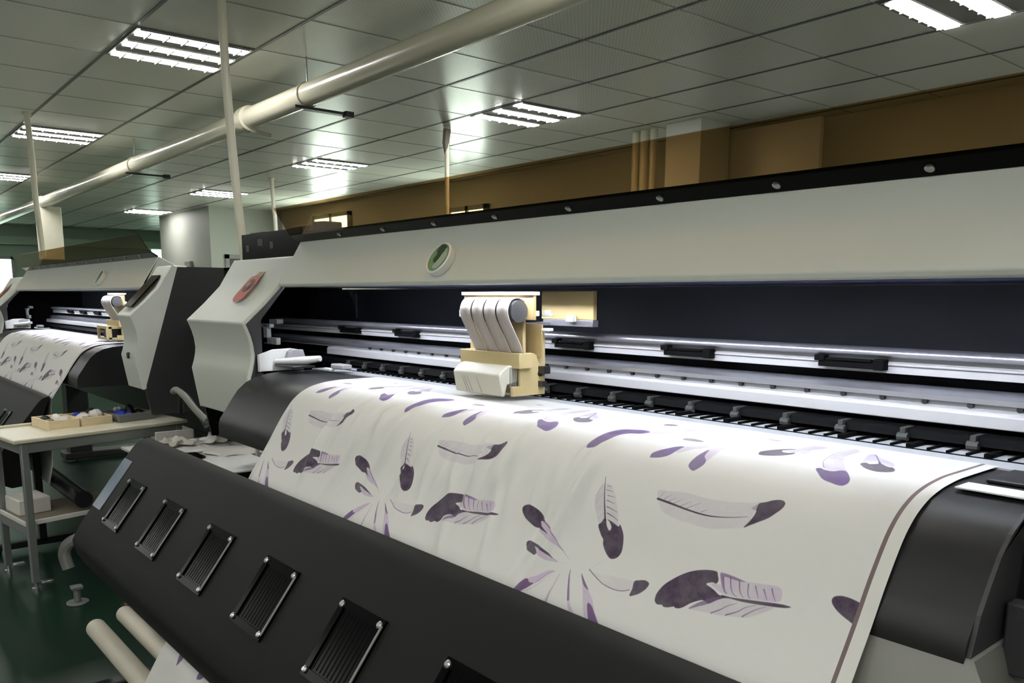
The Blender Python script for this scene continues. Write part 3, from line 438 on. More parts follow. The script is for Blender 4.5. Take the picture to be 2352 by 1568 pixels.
# ------------------------------------------------------------------ overhead pipe and conduits
def overhead():
    t = thing('overhead_pipe', 'thick cream pipe running the length of the room under the ceiling', 'pipe', (-6,2.2,1.0))
    zp = lambda x: 1.095-.0052*(-x)*1.0 if x > -10 else 1.043-.003*(-x-10)
    MB().tube([(x, 2.2, zp(x)) for x in np.linspace(1.5, -17.8, 40)], .060, 24).build('pipe_run', M['pipe'], t)
    for x in (-5.15, -11.0):
        MB().tube([(x-.045, 2.2, zp(x)), (x-.04, 2.2, zp(x)), (x+.04, 2.2, zp(x)), (x+.045, 2.2, zp(x))], [.062,.075,.075,.062], 24).build('collar', M['pipe'], t)
    MB().tube([(-5.12,2.2,zp(-5)-.07), (-5.12,2.33,zp(-5)-.085)], .012, 8).build('collar_strap', M['pipe'], t)
    MB().box((-11.16,2.15,.40), (-10.93,2.38,1.0)).build('drop_duct', M['pvc'], t, bevel=.01)
    for x in (-4.35, -7.45):
        b = MB().box((x-.012,2.12,zp(x)-.075), (x+.012,2.46,zp(x)-.062)).box((x-.02,2.42,zp(x)-.085), (x+.02,2.47,zp(x)-.055))
        b.build('hanger_arm', M['black'], t)
        MB().tube([(x,2.2+.0625*math.sin(a),zp(x)-.0*math.cos(a)+.0625*math.cos(a)) for a in np.linspace(0, 2*math.pi, 25)], .006, 6, False).build('hanger_strap', M['pipe'], t)
        MB().tube([(x,2.2,zp(x)+.06), (x,2.2,CZ)], .004, 6).build('hanger_rod', M['steel'], t)
overhead()
def conduit(pts, r, label, foot=None):
    P = catmull(pts, False, 8)
    t = thing('conduit', label, 'conduit', (pts[-1][0], pts[-1][1], pts[-1][2]), 'cable conduits dropping from the ceiling')
    MB().tube([tuple(p) for p in P], r, 14).build('conduit_tube', M['pvc'], t)
    a = pts[0]; MB().tube([(a[0],a[1],a[2]-.02), (a[0],a[1],a[2])], r*1.5, 14).build('ceiling_collar', M['pvc'], t)
    return t
conduit([(-3.655,1.47,CZ), (-3.66,1.475,.9), (-3.675,1.50,.5), (-3.685,1.53,.128)], .0185, 'cream conduit rising in front of the pipe, beside the near printer left end')
conduit([(-6.93,1.336,CZ), (-7.05,1.37,1.0), (-7.30,1.42,.70), (-7.62,1.50,.40), (-7.66,1.51,.31)], .020, 'bent cream conduit dropping to the far printer at the left of the photo')
t = conduit([(-5.39,3.87,CZ), (-5.40,3.87,.6), (-5.40,3.87,-.6), (-5.40,3.87,-1.48)], .018, 'straight cream conduit behind the amber shield with a brown knot of ties')
MB().tube([(-5.39,3.87,1.25), (-5.395,3.86,1.15), (-5.40,3.87,1.05)], [.03,.026,.012], 8).build('cable_ties', M['board'], t)
conduit([(-8.93,4.05,CZ), (-8.90,4.05,.95), (-8.87,4.05,.6), (-8.87,4.05,-1.48)], .022, 'thin cream conduit in front of the pale end wall, farthest back')

# ------------------------------------------------------------------ the printers
FP = [(1.44,.15),(1.40,.088),(1.37,.04),(1.30,-.03),(1.222,-.100),(1.230,-.118),(1.240,-.145),(1.248,-.178),(1.252,-.215),(1.249,-.240),(1.242,-.270),(1.232,-.300),(1.245,-.385),(1.258,-.468)]
PROF = [(1.66,-.275),(1.34,-.275),(1.285,-.280),(1.24,-.2895),(1.2,-.308),(1.17,-.333),(1.145,-.366),(1.12,-.402),(1.09,-.452),(1.05,-.512),(1.014,-.566)]
def offset(prof, d):
    out = []
    for i, p in enumerate(prof):
        a = Vector(prof[max(i-1, 0)]); b = Vector(prof[min(i+1, len(prof)-1)]); t = (b-a).normalized()
        out.append((p[0]+t.y*-d*-1, p[1]+(-t.x)*-d*-1) if False else (p[0]-t.y*d, p[1]+t.x*d))
    return out
AP = [(p[0], p[1]-.004) for p in PROF[:2]]+[(p[0]+.004, p[1]-.004) for p in PROF[2:8]]+[(1.103,-.436),(1.097,-.458),(1.097,-.50)]
def housing(t, xa, xb, outer, sticker=None, display=False, deep=False):
    """end housing between xa<xb; outer = 'l' or 'r' names the side facing away from the bed"""
    sh = MB(); n = len(FP)
    back = [(y+.03, z-.006 if i == 0 else z) for i, (y, z) in enumerate(FP)]
    sh.prism(FP+back[::-1], xa, xb)
    sh.box((xa,1.44,.138), (xb,1.52,.15))
    e = sh.build('end_housing', M['housing'], t, bevel=.006, ang=28)
    xo = xa if outer == 'l' else xb; xi = xb if outer == 'l' else xa
    s = 1 if outer == 'l' else -1
    lo, hi = sorted((xo-s*.0012, xo+s*.011))
    MB().prism([(y+.003, z) for y, z in FP]+[(1.275,-.468), (1.47,.145)], lo, hi).build('side_trim', M['trim_white'], e, smooth=False)
    lo, hi = sorted((xo+s*.001, xo+s*.013))
    yr = 1.512 if deep else 2.1; zr = .128 if deep else .145
    sp = [(1.471,.145),(1.276,-.468),(1.30,-.60),(yr,-.60),(yr,zr)]
    MB().prism(sp, lo, hi).build('side_panel', M['side'], e, smooth=False)
    lo, hi = sorted((xo+s*.0135, xo+s*.016))
    MB().prism([(y, z-.004 if z > 0 else z) for y, z in sp], lo, hi).build('shade_liner', M['deep_black'], e, smooth=False)  # black sheet added as shade, keeps the lit hollow interior dark
    lo, hi = sorted((xi+s*.0012, xi-s*.011))
    fr = [(y+.014, z-.004) for y, z in FP if z < .12 and z > -.40]
    MB().prism(fr+[(1.295,-.40),(1.295,-.09),(1.303,-.078),(1.39,.025),(1.42,.08)], lo, hi).build('inner_panel', M['side'], e, smooth=False)
    MB().box((xa+.012,1.50,.128), (xb,2.1,.14)).build('top_panel', M['side'], e, smooth=False)
    if deep:
        MB().box((-3.86,1.52,-.60), (-3.848,2.1,.125)).box((-3.86,1.50,-.60), (-3.592,1.512,.125)).box((-3.86,1.50,.115), (-3.592,2.1,.127)).build('rear_casing', M['deep_black'], e, smooth=False)
    if sticker: sticker(e)
    if display:
        a, b = Vector((1.405,.098)), Vector((1.255,-.060)); d = (b-a).normalized(); nn = Vector((d.y, -d.x))
        x0, x1 = xa+.05, xb-.05
        pr = [tuple(a+nn*.002), tuple(b+nn*.002), tuple(b+nn*.009), tuple(a+nn*.009)]
        MB().prism(pr, x0, x1).build('display_panel', M['gloss_black'], e, bevel=.003)
        MB().tube([((xa+xb)/2+.02,1.243,-.30), ((xa+xb)/2+.02,1.226,-.30)], .016, 14).build('power_button', M['black'], e)
    return e
def stickers(xc):
    def f(e):
        # round tag: a rounded tongue, its dark centre and an ochre tab, lying on the slanted upper face
        a, b = Vector((1.40,.088)), Vector((1.222,-.100)); d = (a-b).normalized(); n = Vector((-d.y, d.x))
        def P(u, v, h): q = b+d*(v*1.03+.012)+n*h; return (u, q.x, q.y)
        def flat(pts, h, name, m):
            pts = [(u*1.3, v) for u, v in pts]
            k = len(pts); mb = MB()
            mb.add([P(xc+u, v, h) for u, v in pts]+[P(xc+u, v, h-.0006) for u, v in pts], [tuple(range(k))]+[(i, (i+1) % k, k+(i+1) % k, k+i) for i in range(k)])
            mb.build(name, m, e, smooth=False)
        body = [(-.04+.04*math.cos(q)+.0, .125+.036*math.sin(q)) for q in np.linspace(math.pi, 2*math.pi, 12)]
        body = [(u+.04, v) for u, v in body]
        flat([(u*1.0, v) for u, v in body]+[(.04,.205), (.034,.222), (.0,.232), (-.034,.222), (-.04,.205)], .0012, 'sticker', M['red'])
        flat([(.027*math.cos(q), .175+.034*math.sin(q)) for q in np.linspace(0, 2*math.pi, 20, endpoint=False)], .0020, 'sticker_mark', M['red_dark'])
        flat([(.012*math.cos(q)-.008, .180+.012*math.sin(q)) for q in np.linspace(0, 2*math.pi, 20, endpoint=False)], .0026, 'sticker_mark', M['red'])
        flat([(.008*math.cos(q)+.006, .165+.010*math.sin(q)) for q in np.linspace(0, 2*math.pi, 20, endpoint=False)], .0032, 'sticker_mark', M['red_dark'])
        flat([(-.01,.226), (.04,.220), (.04,.246), (-.006,.246)], .0020, 'sticker_tab', M['ochre'])
    return f
def emblem(t, xc):
    yc, zc = 1.402, .098
    nrm = Vector((0,-.856,.518)); up = Vector((0,.518,.856)); rt = Vector((1,0,0)); c = Vector((xc, yc, zc))
    def P(u, v, h): return tuple(c+rt*u+up*v+nrm*h)
    R_, n = .050, 40
    m = MB()
    rings = [(R_,0),(R_,.019),(R_-.004,.022),(R_-.006,.018)]
    for r, h in rings: m.v += [P(r*math.cos(2*math.pi*k/n), r*math.sin(2*math.pi*k/n), h) for k in range(n)]
    for i in range(len(rings)-1):
        for k in range(n): m.f.append((i*n+k, i*n+(k+1) % n, (i+1)*n+(k+1) % n, (i+1)*n+k))
    m.f.append(tuple(3*n+k for k in range(n)))
    e = m.build('emblem', M['white'], t)
    def flat(pts, h, name, mt):
        k = len(pts); MB().add([P(u, v, h) for u, v in pts]+[P(u, v, h-.001) for u, v in pts], [tuple(range(k))]+[(i, (i+1) % k, k+(i+1) % k, k+i) for i in range(k)]).build(name, mt, e, smooth=False)
    flat([(.0435*math.cos(q), .0435*math.sin(q)) for q in np.linspace(0, 2*math.pi, 36, endpoint=False)], .0195, 'emblem_face', M['green'])
    flat([tuple(p) for p in catmull([(-.012,.043), (.012,.041), (.018,.024), (.006,.002), (-.006,-.016), (-.020,-.006), (-.014,.012), (-.022,.026)], True, 5)], .0205, 'emblem_leaf', M['green_dark'])
    flat([tuple(p) for p in catmull([(.016,.030), (.030,.020), (.036,-.004), (.022,-.030), (.004,-.036), (-.008,-.026), (.006,-.002)], True, 5)], .0205, 'emblem_leaf', M['green_pale'])
def carriage(t, dx, style):
    k = lambda x: x+dx
    c = MB().box((k(-1.935),1.465,-.262), (k(-1.70),1.475,-.05)).box((k(-1.930),1.425,-.188), (k(-1.668),1.47,-.147)).build('print_carriage', M['tan'], t, bevel=.002)
    MB().box((k(-1.945),1.452,-.060), (k(-1.645),1.462,.006)).build('back_plate', M['tan_dark'], c, bevel=.001)
    MB().box((k(-1.95),1.446,.004), (k(-1.640),1.47,.013)).build('top_lip', M['cream'], c, bevel=.001)
    pl = [(1.415,-.262),(1.53,-.262),(1.53,-.165),(1.528,-.09),(1.508,-.088),(1.505,-.16),(1.49,-.150),(1.46,-.151),(1.445,-.165),(1.442,-.200),(1.442,-.236),(1.415,-.236)]
    MB().prism(pl, k(-1.692), k(-1.684)).build('side_plate', M['tan'], c, smooth=False)
    MB().box((k(-1.6835),1.505,-.205), (k(-1.660),1.528,-.185)).box((k(-1.6835),1.505,-.24), (k(-1.665),1.52,-.225)).build('cable_clip', M['black'], c, smooth=False)
    MB().tube([(k(-1.6905+.008),1.51,-.205), (k(-1.680),1.51,-.205)], .008, 10).build('fixing_hole', M['black'], c)
    MB().box((k(-1.80),1.620,-.062), (k(-1.592),1.634,.0165)).build('rear_box', M['tan_dark'], c, bevel=.002)
    MB().box((k(-1.79),1.617,-.080), (k(-1.592),1.64,-.062)).box((k(-1.79),1.53,-.080), (k(-1.76),1.617,-.070)).build('rear_bracket', M['alu'], c, bevel=.001)
    MB().box((k(-1.764),1.50,-.16), (k(-1.665),1.505,-.072)).build('mid_plate', M['tan_dark'], c, bevel=.001)
    MB().tube([(k(-1.886),1.424,-.038), (k(-1.668),1.424,-.038)], .029, 22).build('ribbon_drum', M['side'], c)
    MB().box((k(-1.682),1.602,-.068), (k(-1.654),1.6195,-.050)).build('plug', M['white'], c, bevel=.003)
    MB().box((k(-1.705),1.545,-.046), (k(-1.685),1.552,-.036)).box((k(-1.700),1.53,-.052), (k(-1.668),1.545,-.042)).build('plug', M['white'], c, bevel=.002)
    MB().box((k(-1.955),1.44,-.058), (k(-1.925),1.455,-.036)).build('clamp', M['white'], c, bevel=.003)
    MB().box((k(-1.720),1.43,-.058), (k(-1.672),1.455,-.040)).build('clamp', M['white'], c, bevel=.003)
    MB().box((k(-1.655),1.46,-.05), (k(-1.640),1.47,-.036)).box((k(-1.672),1.50,-.09), (k(-1.640),1.52,-.082)).build('clamp', M['white'], c, bevel=.002)
    rp = catmull([(1.452,-.012), (1.430,-.004), (1.405,-.010), (1.392,-.030), (1.392,-.052), (1.402,-.075), (1.424,-.115), (1.438,-.147)], False, 5)
    for i in range(4):
        xa = k(-1.888+.0535*i); w = .046
        m = MB(); P = [tuple(p) for p in rp]
        # the ribbon leans a little sideways towards its foot
        def wob(x, y, z, j, n=len(P)):
            return (x+.006*i*(1-j/n)*0+.016*(j/n), y, z)
        m.sheet(P, [xa, xa+w*.5, xa+w], wob)
        o = m.build('ribbon_cable', M['ribbon'], c)
        sm = o.modifiers.new('thick', 'SOLIDIFY'); sm.thickness = .0025
    if style == 'near':
        MB().prism([(1.392,-.262),(1.382,-.205),(1.390,-.196),(1.411,-.182),(1.448,-.180),(1.448,-.225),(1.41,-.232),(1.402,-.262)], k(-1.906), k(-1.700)).build('head_cover', M['cream'], c, bevel=.003)
        m = MB()
        for j in range(5): m.box((k(-1.704),1.418+.0065*j,-.240), (k(-1.6995),1.4215+.0065*j,-.187))
        m.build('cooling_fins', M['grey'], c, smooth=False)
        m = MB()
        for x in (-1.866, -1.855, -1.842, -1.800): m.add([(k(x),1.3815,-.215), (k(x+.002),1.3815,-.215), (k(x+.017),1.3905,-.258), (k(x+.014),1.3905,-.258)], [(0,1,2,3)])
        m.build('ink_smear', M['ink'], c, smooth=False)
    else:                                              # open tan box with two dark cut-outs
        m = MB()
        for b in (((-1.906,1.36,-.262),(-1.70,1.372,-.250)), ((-1.906,1.36,-.198),(-1.70,1.372,-.186)), ((-1.906,1.36,-.250),(-1.885,1.372,-.198)), ((-1.72,1.36,-.25),(-1.70,1.372,-.198)), ((-1.906,1.36,-.188),(-1.70,1.47,-.182)), ((-1.708,1.372,-.262),(-1.70,1.39,-.186)), ((-1.708,1.45,-.262),(-1.70,1.47,-.186)), ((-1.708,1.372,-.262),(-1.70,1.47,-.250)), ((-1.708,1.372,-.198),(-1.70,1.47,-.186))):
            m.box((k(b[0][0]),b[0][1],b[0][2]), (k(b[1][0]),b[1][1],b[1][2]))
        m.build('head_frame', M['tan'], c, smooth=False)
        MB().box((k(-1.88),1.39,-.255), (k(-1.73),1.45,-.192)).build('head_block', M['black'], c, bevel=.004)
def printer(name, label, xl, xr, hl, hr, lx, cdx, cstyle, ap, base, near):
    t = thing('wide_format_printer', label, 'printer', base)
    # hood
    MB().prism([(1.390,.031),(1.376,.033),(1.371,.044),(1.466,.203),(1.475,.203),(1.60,.14),(1.95,.14),(1.95,.033),(1.465,.033),(1.465,.066),(1.390,.066)], xl, xr).build('hood', M['housing'], t, bevel=.003)
    MB().box((xl,1.48,.0312), (xr,1.95,.0332)).build('hood_underside', M['navy_under'], t, smooth=False)
    MB().box((xl+.05,1.398,.058), (xr-.05,1.404,.0655)).build('lamp_strip', M['led'], t, smooth=False)
    emblem(t, lx)
    # shield
    st = MB().prism([(1.466,.2035),(1.464,.2015),(1.428,.226),(1.4265,.2305),(1.4305,.231),(1.468,.208)], xl-.01, xr).build('shield_base', M['gloss_black'], t, smooth=False)
    MB().prism([(1.430,.2255),(1.3705,.3200),(1.3665,.3175),(1.426,.2230)], xl-.005, xr).build('shield', M['amber'], t, smooth=False)
    sc = None; x = -2.658 if near else xl+.34
    nx = 0
    while x < xr-.05 and nx < 14:
        if sc is None:
            d = Vector((0,-.57,-.82)); c0 = Vector((x,1.4465,.2135))
            sc = MB().tube([tuple(c0), tuple(c0+d*.004), tuple(c0+d*.006)], [.0085,.0085,.005], 12).build('screw', M['steel'], st)
            x0 = x
        else: part_copy(sc, st, (x-x0, 0, 0))
        x += .2865; nx += 1
    # back and rails
    xa, xb = (xl-.80 if near else xl-.3), xr+.25
    MB().box((xa,1.95,-.60), (xb,1.96,.031)).build('back_sheet', M['navy'], t, smooth=False)
    MB().box((-3.44 if near else xl+.6,1.944,-.10), (-3.432 if near else xl+.608,1.95,.012)).build('back_seam', M['grey'], t, smooth=False)
    MB().prism([(1.685,-.109),(1.690,-.104),(1.735,-.102),(1.745,-.106),(1.745,-.120),(1.690,-.120),(1.685,-.115)], xa, xb).build('guide_rail', M['alu'], t, ang=60)
    MB().prism([(1.705,-.120),(1.80,-.120),(1.80,-.153),(1.700,-.153),(1.700,-.138),(1.695,-.136),(1.695,-.132),(1.705,-.130)], xa, xb).build('upper_beam', M['profile'], t, smooth=False)
    MB().box((xa,1.74,-.177), (xb,1.79,-.153)).build('belt_slot', M['deep_black'], t, smooth=False)
    MB().prism([(1.672,-.196),(1.672,-.186),(1.685,-.178),(1.700,-.175),(1.76,-.175),(1.76,-.198),(1.680,-.198)], xa, xb).build('lower_rail', M['alu'], t, ang=50)
    hs = MB().box((xa,1.682,-.208), (xb,1.76,-.198)).build('bolt_strip', M['grille'], t, smooth=False)
    MB().prism([(1.640,-.236),(1.640,-.212),(1.647,-.206),(1.76,-.206),(1.76,-.236)], xa if not near else -3.15, xb).build('front_beam', M['profile'], t, bevel=.002)
    MB().prism([(1.645,-.236),(1.655,-.245),(1.612,-.250),(1.605,-.2645),(1.90,-.2645),(1.90,-.236)], xa, xb).build('roller_bar', M['deep_black'], t, smooth=False)
    if near:
        b0 = MB().tube([(-.558,1.6825,-.2005), (-.558,1.674,-.2005)], .0055, 10).build('bolt', M['black'], hs)
        for i in range(1, 28): part_copy(b0, hs, (-.0855*i, 0, 0))
        r0 = MB().tube([(-.615,1.604,-.264), (-.595,1.604,-.264)], .008, 10).box((-.610,1.60,-.260), (-.60,1.64,-.246)).build('pinch_roller', M['dark'], t)
        for i in range(1, 19): part_copy(r0, t, (-.128*i, 0, 0))
    # upper arms of the rail brackets with black cable guides
    gx = [(-3.04,), (-2.62,), (-2.14,), (-1.74,), (-1.327,), (-.895,), (-.46,)] if near else [(xl+.4+.42*i,) for i in range(7)]
    g0 = None
    for (x,) in gx:
        if g0 is None:
            g0 = MB().box((x-.07,1.680,-.146), (x+.07,1.694,-.130)).box((x-.078,1.676,-.134), (x-.055,1.698,-.121)).box((x+.055,1.676,-.147), (x+.078,1.698,-.124)).box((x-.05,1.676,-.132), (x+.05,1.69,-.126)).build('cable_guide', M['deep_black'], t, bevel=.002)
            gx0 = x
        else: part_copy(g0, t, (x-gx0, 0, 0))
    # bed: grille and curved apron
    MB().box((xl+.02,1.485,-.286), (xr+.1,1.66,-.276)).build('vacuum_grille', M['grille'], t, smooth=False)
    m = MB(); x = xl+.25; i = 0
    m.box((xl+.02,1.548,-.2765), (xr,1.553,-.2745)); 
    while x < xr:
        w = .004 if i % 4 else .012
        m.box((x-w/2,1.555,-.2765), (x+w/2,1.655,-.268 if i % 4 == 0 else -.271)); x += .0342; i += 1
    m.box((xl+.02,1.63,-.2765), (xr,1.657,-.268))
    m.build('grille_ribs', M['deep_black'], t, smooth=False)
    a = MB().prism(AP+[(1.45,-.50),(1.50,-.287)][::1]+[(1.66,-.287)], ap[0], ap[1]).build('apron', M['apron'], t, ang=30)
    if near:
        MB().prism([(1.098,-.47)]+[(y-.001, z+.001) for y, z in AP[2:8][::-1]]+[(1.26,-.287),(1.232,-.47)], ap[1], ap[1]+.006).build('apron_end_plate', M['side'], a, smooth=False)
        MB().box((ap[1]-.105,1.285,-.2785), (ap[1]+.12,1.335,-.2765)).build('media_clamp', M['white'], t)
        MB().box((ap[1]-.09,1.36,-.2785), (ap[1]+.10,1.47,-.272)).build('clamp_rest', M['black'], t, bevel=.002)
        MB().box((-.388,1.19,-.50), (-.355,1.22,-.40)).build('cable_duct', M['side'], t, bevel=.003)
        bm = MB(); pr = [(1.102,-.457,0), (1.094,-.470,.006), (1.066,-.525,.05), (1.034,-.60,.10), (1.03,-.80,.10), (1.30,-.80,.10), (1.30,-.457,0)]; k_ = len(pr)
        bm.add([(-2.4,y,z) for y,z,e in pr]+[(-.392+e,y,z) for y,z,e in pr], [(i,(i+1)%k_,k_+(i+1)%k_,k_+i) for i in range(k_)]+[tuple(range(k_-1,-1,-1)), tuple(range(k_,2*k_))])
        bm.build('lower_beam', M['grey'], t, bevel=.004)
    # frame under the bed
    fr = MB().box((xl-.4,1.68,-.78), (xr+.2,1.90,-.51))
    fr.build('frame_beam', M['black'], t, bevel=.01)
    for x in (xl-.15, xr+.12 if near else xr-.22):
        lg = MB().box((x-.09,1.70,-1.44), (x+.09,1.88,-.70)).build('leg', M['dark'], t, bevel=.01)
        MB().box((x-.11,1.65,-1.46), (x+.11,2.3,-1.40)).build('foot', M['dark'], lg, bevel=.01)
        for yy in (1.72, 2.22): MB().tube([(x,yy,-1.48), (x,yy,-1.472), (x,yy,-1.466), (x,yy,-1.40)], [.045,.045,.015,.015], 12).build('levelling_pad', M['steel'], lg)
    carriage(t, cdx, cstyle)
    # left capping station: bent white plate, arm and bracket
    sx = xl-.02
    st = MB().prism([(1.27,-.279),(1.455,-.279),(1.455,-.205),(1.40,-.196),(1.33,-.198),(1.275,-.215)], sx+.03, sx+.036).box((sx+.03,1.27,-.279), (sx+.05,1.276,-.215)).build('service_station', M['white'], t, bevel=.002)
    MB().prism([(1.36,-.235),(1.37,-.205),(1.39,-.198),(1.43,-.20),(1.44,-.235)], sx+.065, sx+.085).build('wiper_plate', M['profile'], st, bevel=.002)
    MB().tube([(sx+.05,1.335,-.243), (sx+.09,1.36,-.240), (sx+.17,1.405,-.234), (sx+.22,1.43,-.226)], [.010,.013,.015,.011], 12).build('service_arm', M['white'], st)
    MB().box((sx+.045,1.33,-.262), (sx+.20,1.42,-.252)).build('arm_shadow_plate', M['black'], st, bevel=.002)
    MB().box((sx+.24,1.46,-.262), (sx+.33,1.50,-.245)).build('service_block', M['profile'], st, bevel=.004)
    MB().box((sx+.20,1.45,-.272), (sx+.25,1.47,-.262)).build('service_clip', M['white'], st, bevel=.003)
    br = MB().box((sx-.47,1.515,-.202), (sx-.43,1.535,-.118)).box((sx-.49,1.515,-.135), (sx-.40,1.535,-.118)).box((sx-.47,1.515,-.205), (sx-.34,1.535,-.175)).build('rail_bracket', M['white'], t, bevel=.003)
    MB().box((sx-.44,1.53,-.118), (sx-.36,1.56,-.098)).build('bracket_plug', M['profile'], br, bevel=.003)
    housing(t, hl[0], hl[1], 'l', stickers(-3.235 if near else hl[0]+.22), deep=near)
    housing(t, hr[0], hr[1], 'r', None, display=True)
    return t
near = printer('n', 'large grey textile printer filling the right of the photo, amber shield on its hood', -3.0, -.30, (-3.59,-3.0), (-.31,.28), -1.977, 0.0, 'near', (-2.95,-.40), (-1.65,1.6,-1.48), True)
far = printer('f', 'smaller-looking grey textile printer behind the work table at the far left', -8.13, -4.68, (-8.72,-8.13), (-4.63,-4.40), -5.55, -3.68, 'far', (-7.95,-5.0), (-6.4,1.6,-1.48), False)
# dark box standing on the left end of the near printer, with a tape dispenser and a wrench on it
t = MB().box((-3.585,1.478,.152), (-3.02,1.486,.258)).build('ink_box_front', M['gloss_black'], near, smooth=False)
MB().box((-3.585,1.486,.152), (-3.02,1.70,.250)).build('ink_box', M['black'], near, bevel=.004)
for x, w, z in ((-3.54,.03,.185), (-3.42,.05,.205), (-3.30,.03,.19)):
    MB().box((x,1.4772,z), (x+w,1.478,z+.028)).build('ink_window', M['side'], near, smooth=False)
tag(MB().prismz([(-3.55,1.50), (-3.43,1.50), (-3.40,1.53), (-3.42,1.56), (-3.55,1.53)], .252, .266).build('pry_tool', M['black'], bevel=.003), 'flat black hand tool lying on the ink box at the near printer left end', 'tool')
tag(MB().prismz([(-3.42,1.62), (-3.20,1.62), (-3.12,1.58), (-3.06,1.60), (-3.06,1.68), (-3.25,1.68)], .252, .292).build('tape_gun', M['side'], bevel=.006), 'grey tape gun lying on the ink box beside the amber shield', 'tool')
tag(MB().box((-4.55,1.95,.142), (-4.47,2.03,.185)).build('paper_cup', M['white'], bevel=.012), 'small white cup on top of the far printer right housing, left one', 'cup')
tag(MB().box((-4.34+.0-.12,2.0,.142), (-4.28-.13,2.06,.185)).build('paper_cup', M['white'], bevel=.012), 'small white cup on top of the far printer right housing, beside the conduit', 'cup')

# ------------------------------------------------------------------ printed cloth on each printer
def cloth(label, x0, x1, full):
    prof = PROF[:]
    prof[0] = (1.495, -.275)
    low = [(1.002,-.60),(1.0,-.70),(.985,-.95),(.96,-1.06)]
    pts = np.array(prof+low)
    # resample by arc length; s starts at the platform's rear line so the print lies where the photo has it
    seg = np.hypot(*(pts[1:]-pts[:-1]).T); S_ = np.concatenate([[0], np.cumsum(seg)])+(1.66-1.495)
    ss = np.linspace(S_[0], S_[-1], 110)
    # smooth the polyline with a short moving average
    yy = np.interp(ss, S_, pts[:, 0]); zz = np.interp(ss, S_, pts[:, 1])
    for _ in range(3):
        yy[1:-1] = (yy[:-2]+2*yy[1:-1]+yy[2:])/4; zz[1:-1] = (zz[:-2]+2*zz[1:-1]+zz[2:])/4
    P = list(zip(yy, zz)); rs = random.Random(3)
    ridges = [(rs.uniform(x0+.3, x1-.5), rs.uniform(.46, .66), rs.uniform(.008, .020), rs.uniform(.06, .16), rs.uniform(.004, .011), rs.uniform(-.35, .35)) for _ in range(46)] if full else []
    def wob(x, y, z, j):
        s = ss[j]; h = 0
        for cx, cs, wx, ws, am, sl in ridges:
            u = (x-cx-sl*(s-cs))/wx; v = (s-cs)/ws
            if abs(u) < 3 and abs(v) < 3: h += am*math.exp(-u*u-v*v)
        return (x, y-h*.85, z+h*.5+.0)
    xs = np.linspace(x0, x1, 330 if full else 60)
    mb = MB().sheet(P, list(xs), wob)
    t = thing('printed_fabric', label, 'fabric', ((x0+x1)/2, 1.2, -.276), 'feather printed cloths')
    o = mb.build('printed_sheet', M['cloth'], t, ang=180)
    def uvs(o, xs, ss, s_off=0):
        me = o.data; n = len(ss); a = me.uv_layers.new(name='UVMap'); b = me.uv_layers.new(name='Metres')
        vi = np.empty(len(me.loops), int); me.loops.foreach_get('vertex_index', vi)
        X = np.array(xs)[vi//n]; Sv = np.array(ss)[vi % n]+s_off
        ua = np.stack([(X+.9)/PER, 1-Sv/SMAX], 1); ub = np.stack([X-x1, Sv], 1)
        a.data.foreach_set('uv', ua.astype(np.float32).ravel()); b.data.foreach_set('uv', ub.astype(np.float32).ravel())
    uvs(o, xs, ss)
    if full:
        pr = catmull([(.87,-1.05),(.835,-1.075),(.79,-1.135),(.726,-1.24),(.69,-1.31),(.685,-1.36)], False, 6)
        q = np.concatenate([[0], np.cumsum(np.hypot(*(pr[1:]-pr[:-1]).T))])
        x2 = np.linspace(-2.72, -.8, 40)
        o2 = MB().sheet([tuple(p) for p in pr], list(x2), lambda x, y, z, j: (x, y-.010*math.exp(-((x+2.62-.25*(j/30.))/.05)**2), z)).build('wound_end', M['cloth'], t, ang=180)
        uvs(o2, x2, q, .33)
    return t
cloth('white cloth printed with purple feathers, draped over the near printer bed', -2.5, -.52, True)
cloth('feather printed white cloth on the far printer, seen small at the left edge', -7.6, -5.22, False)

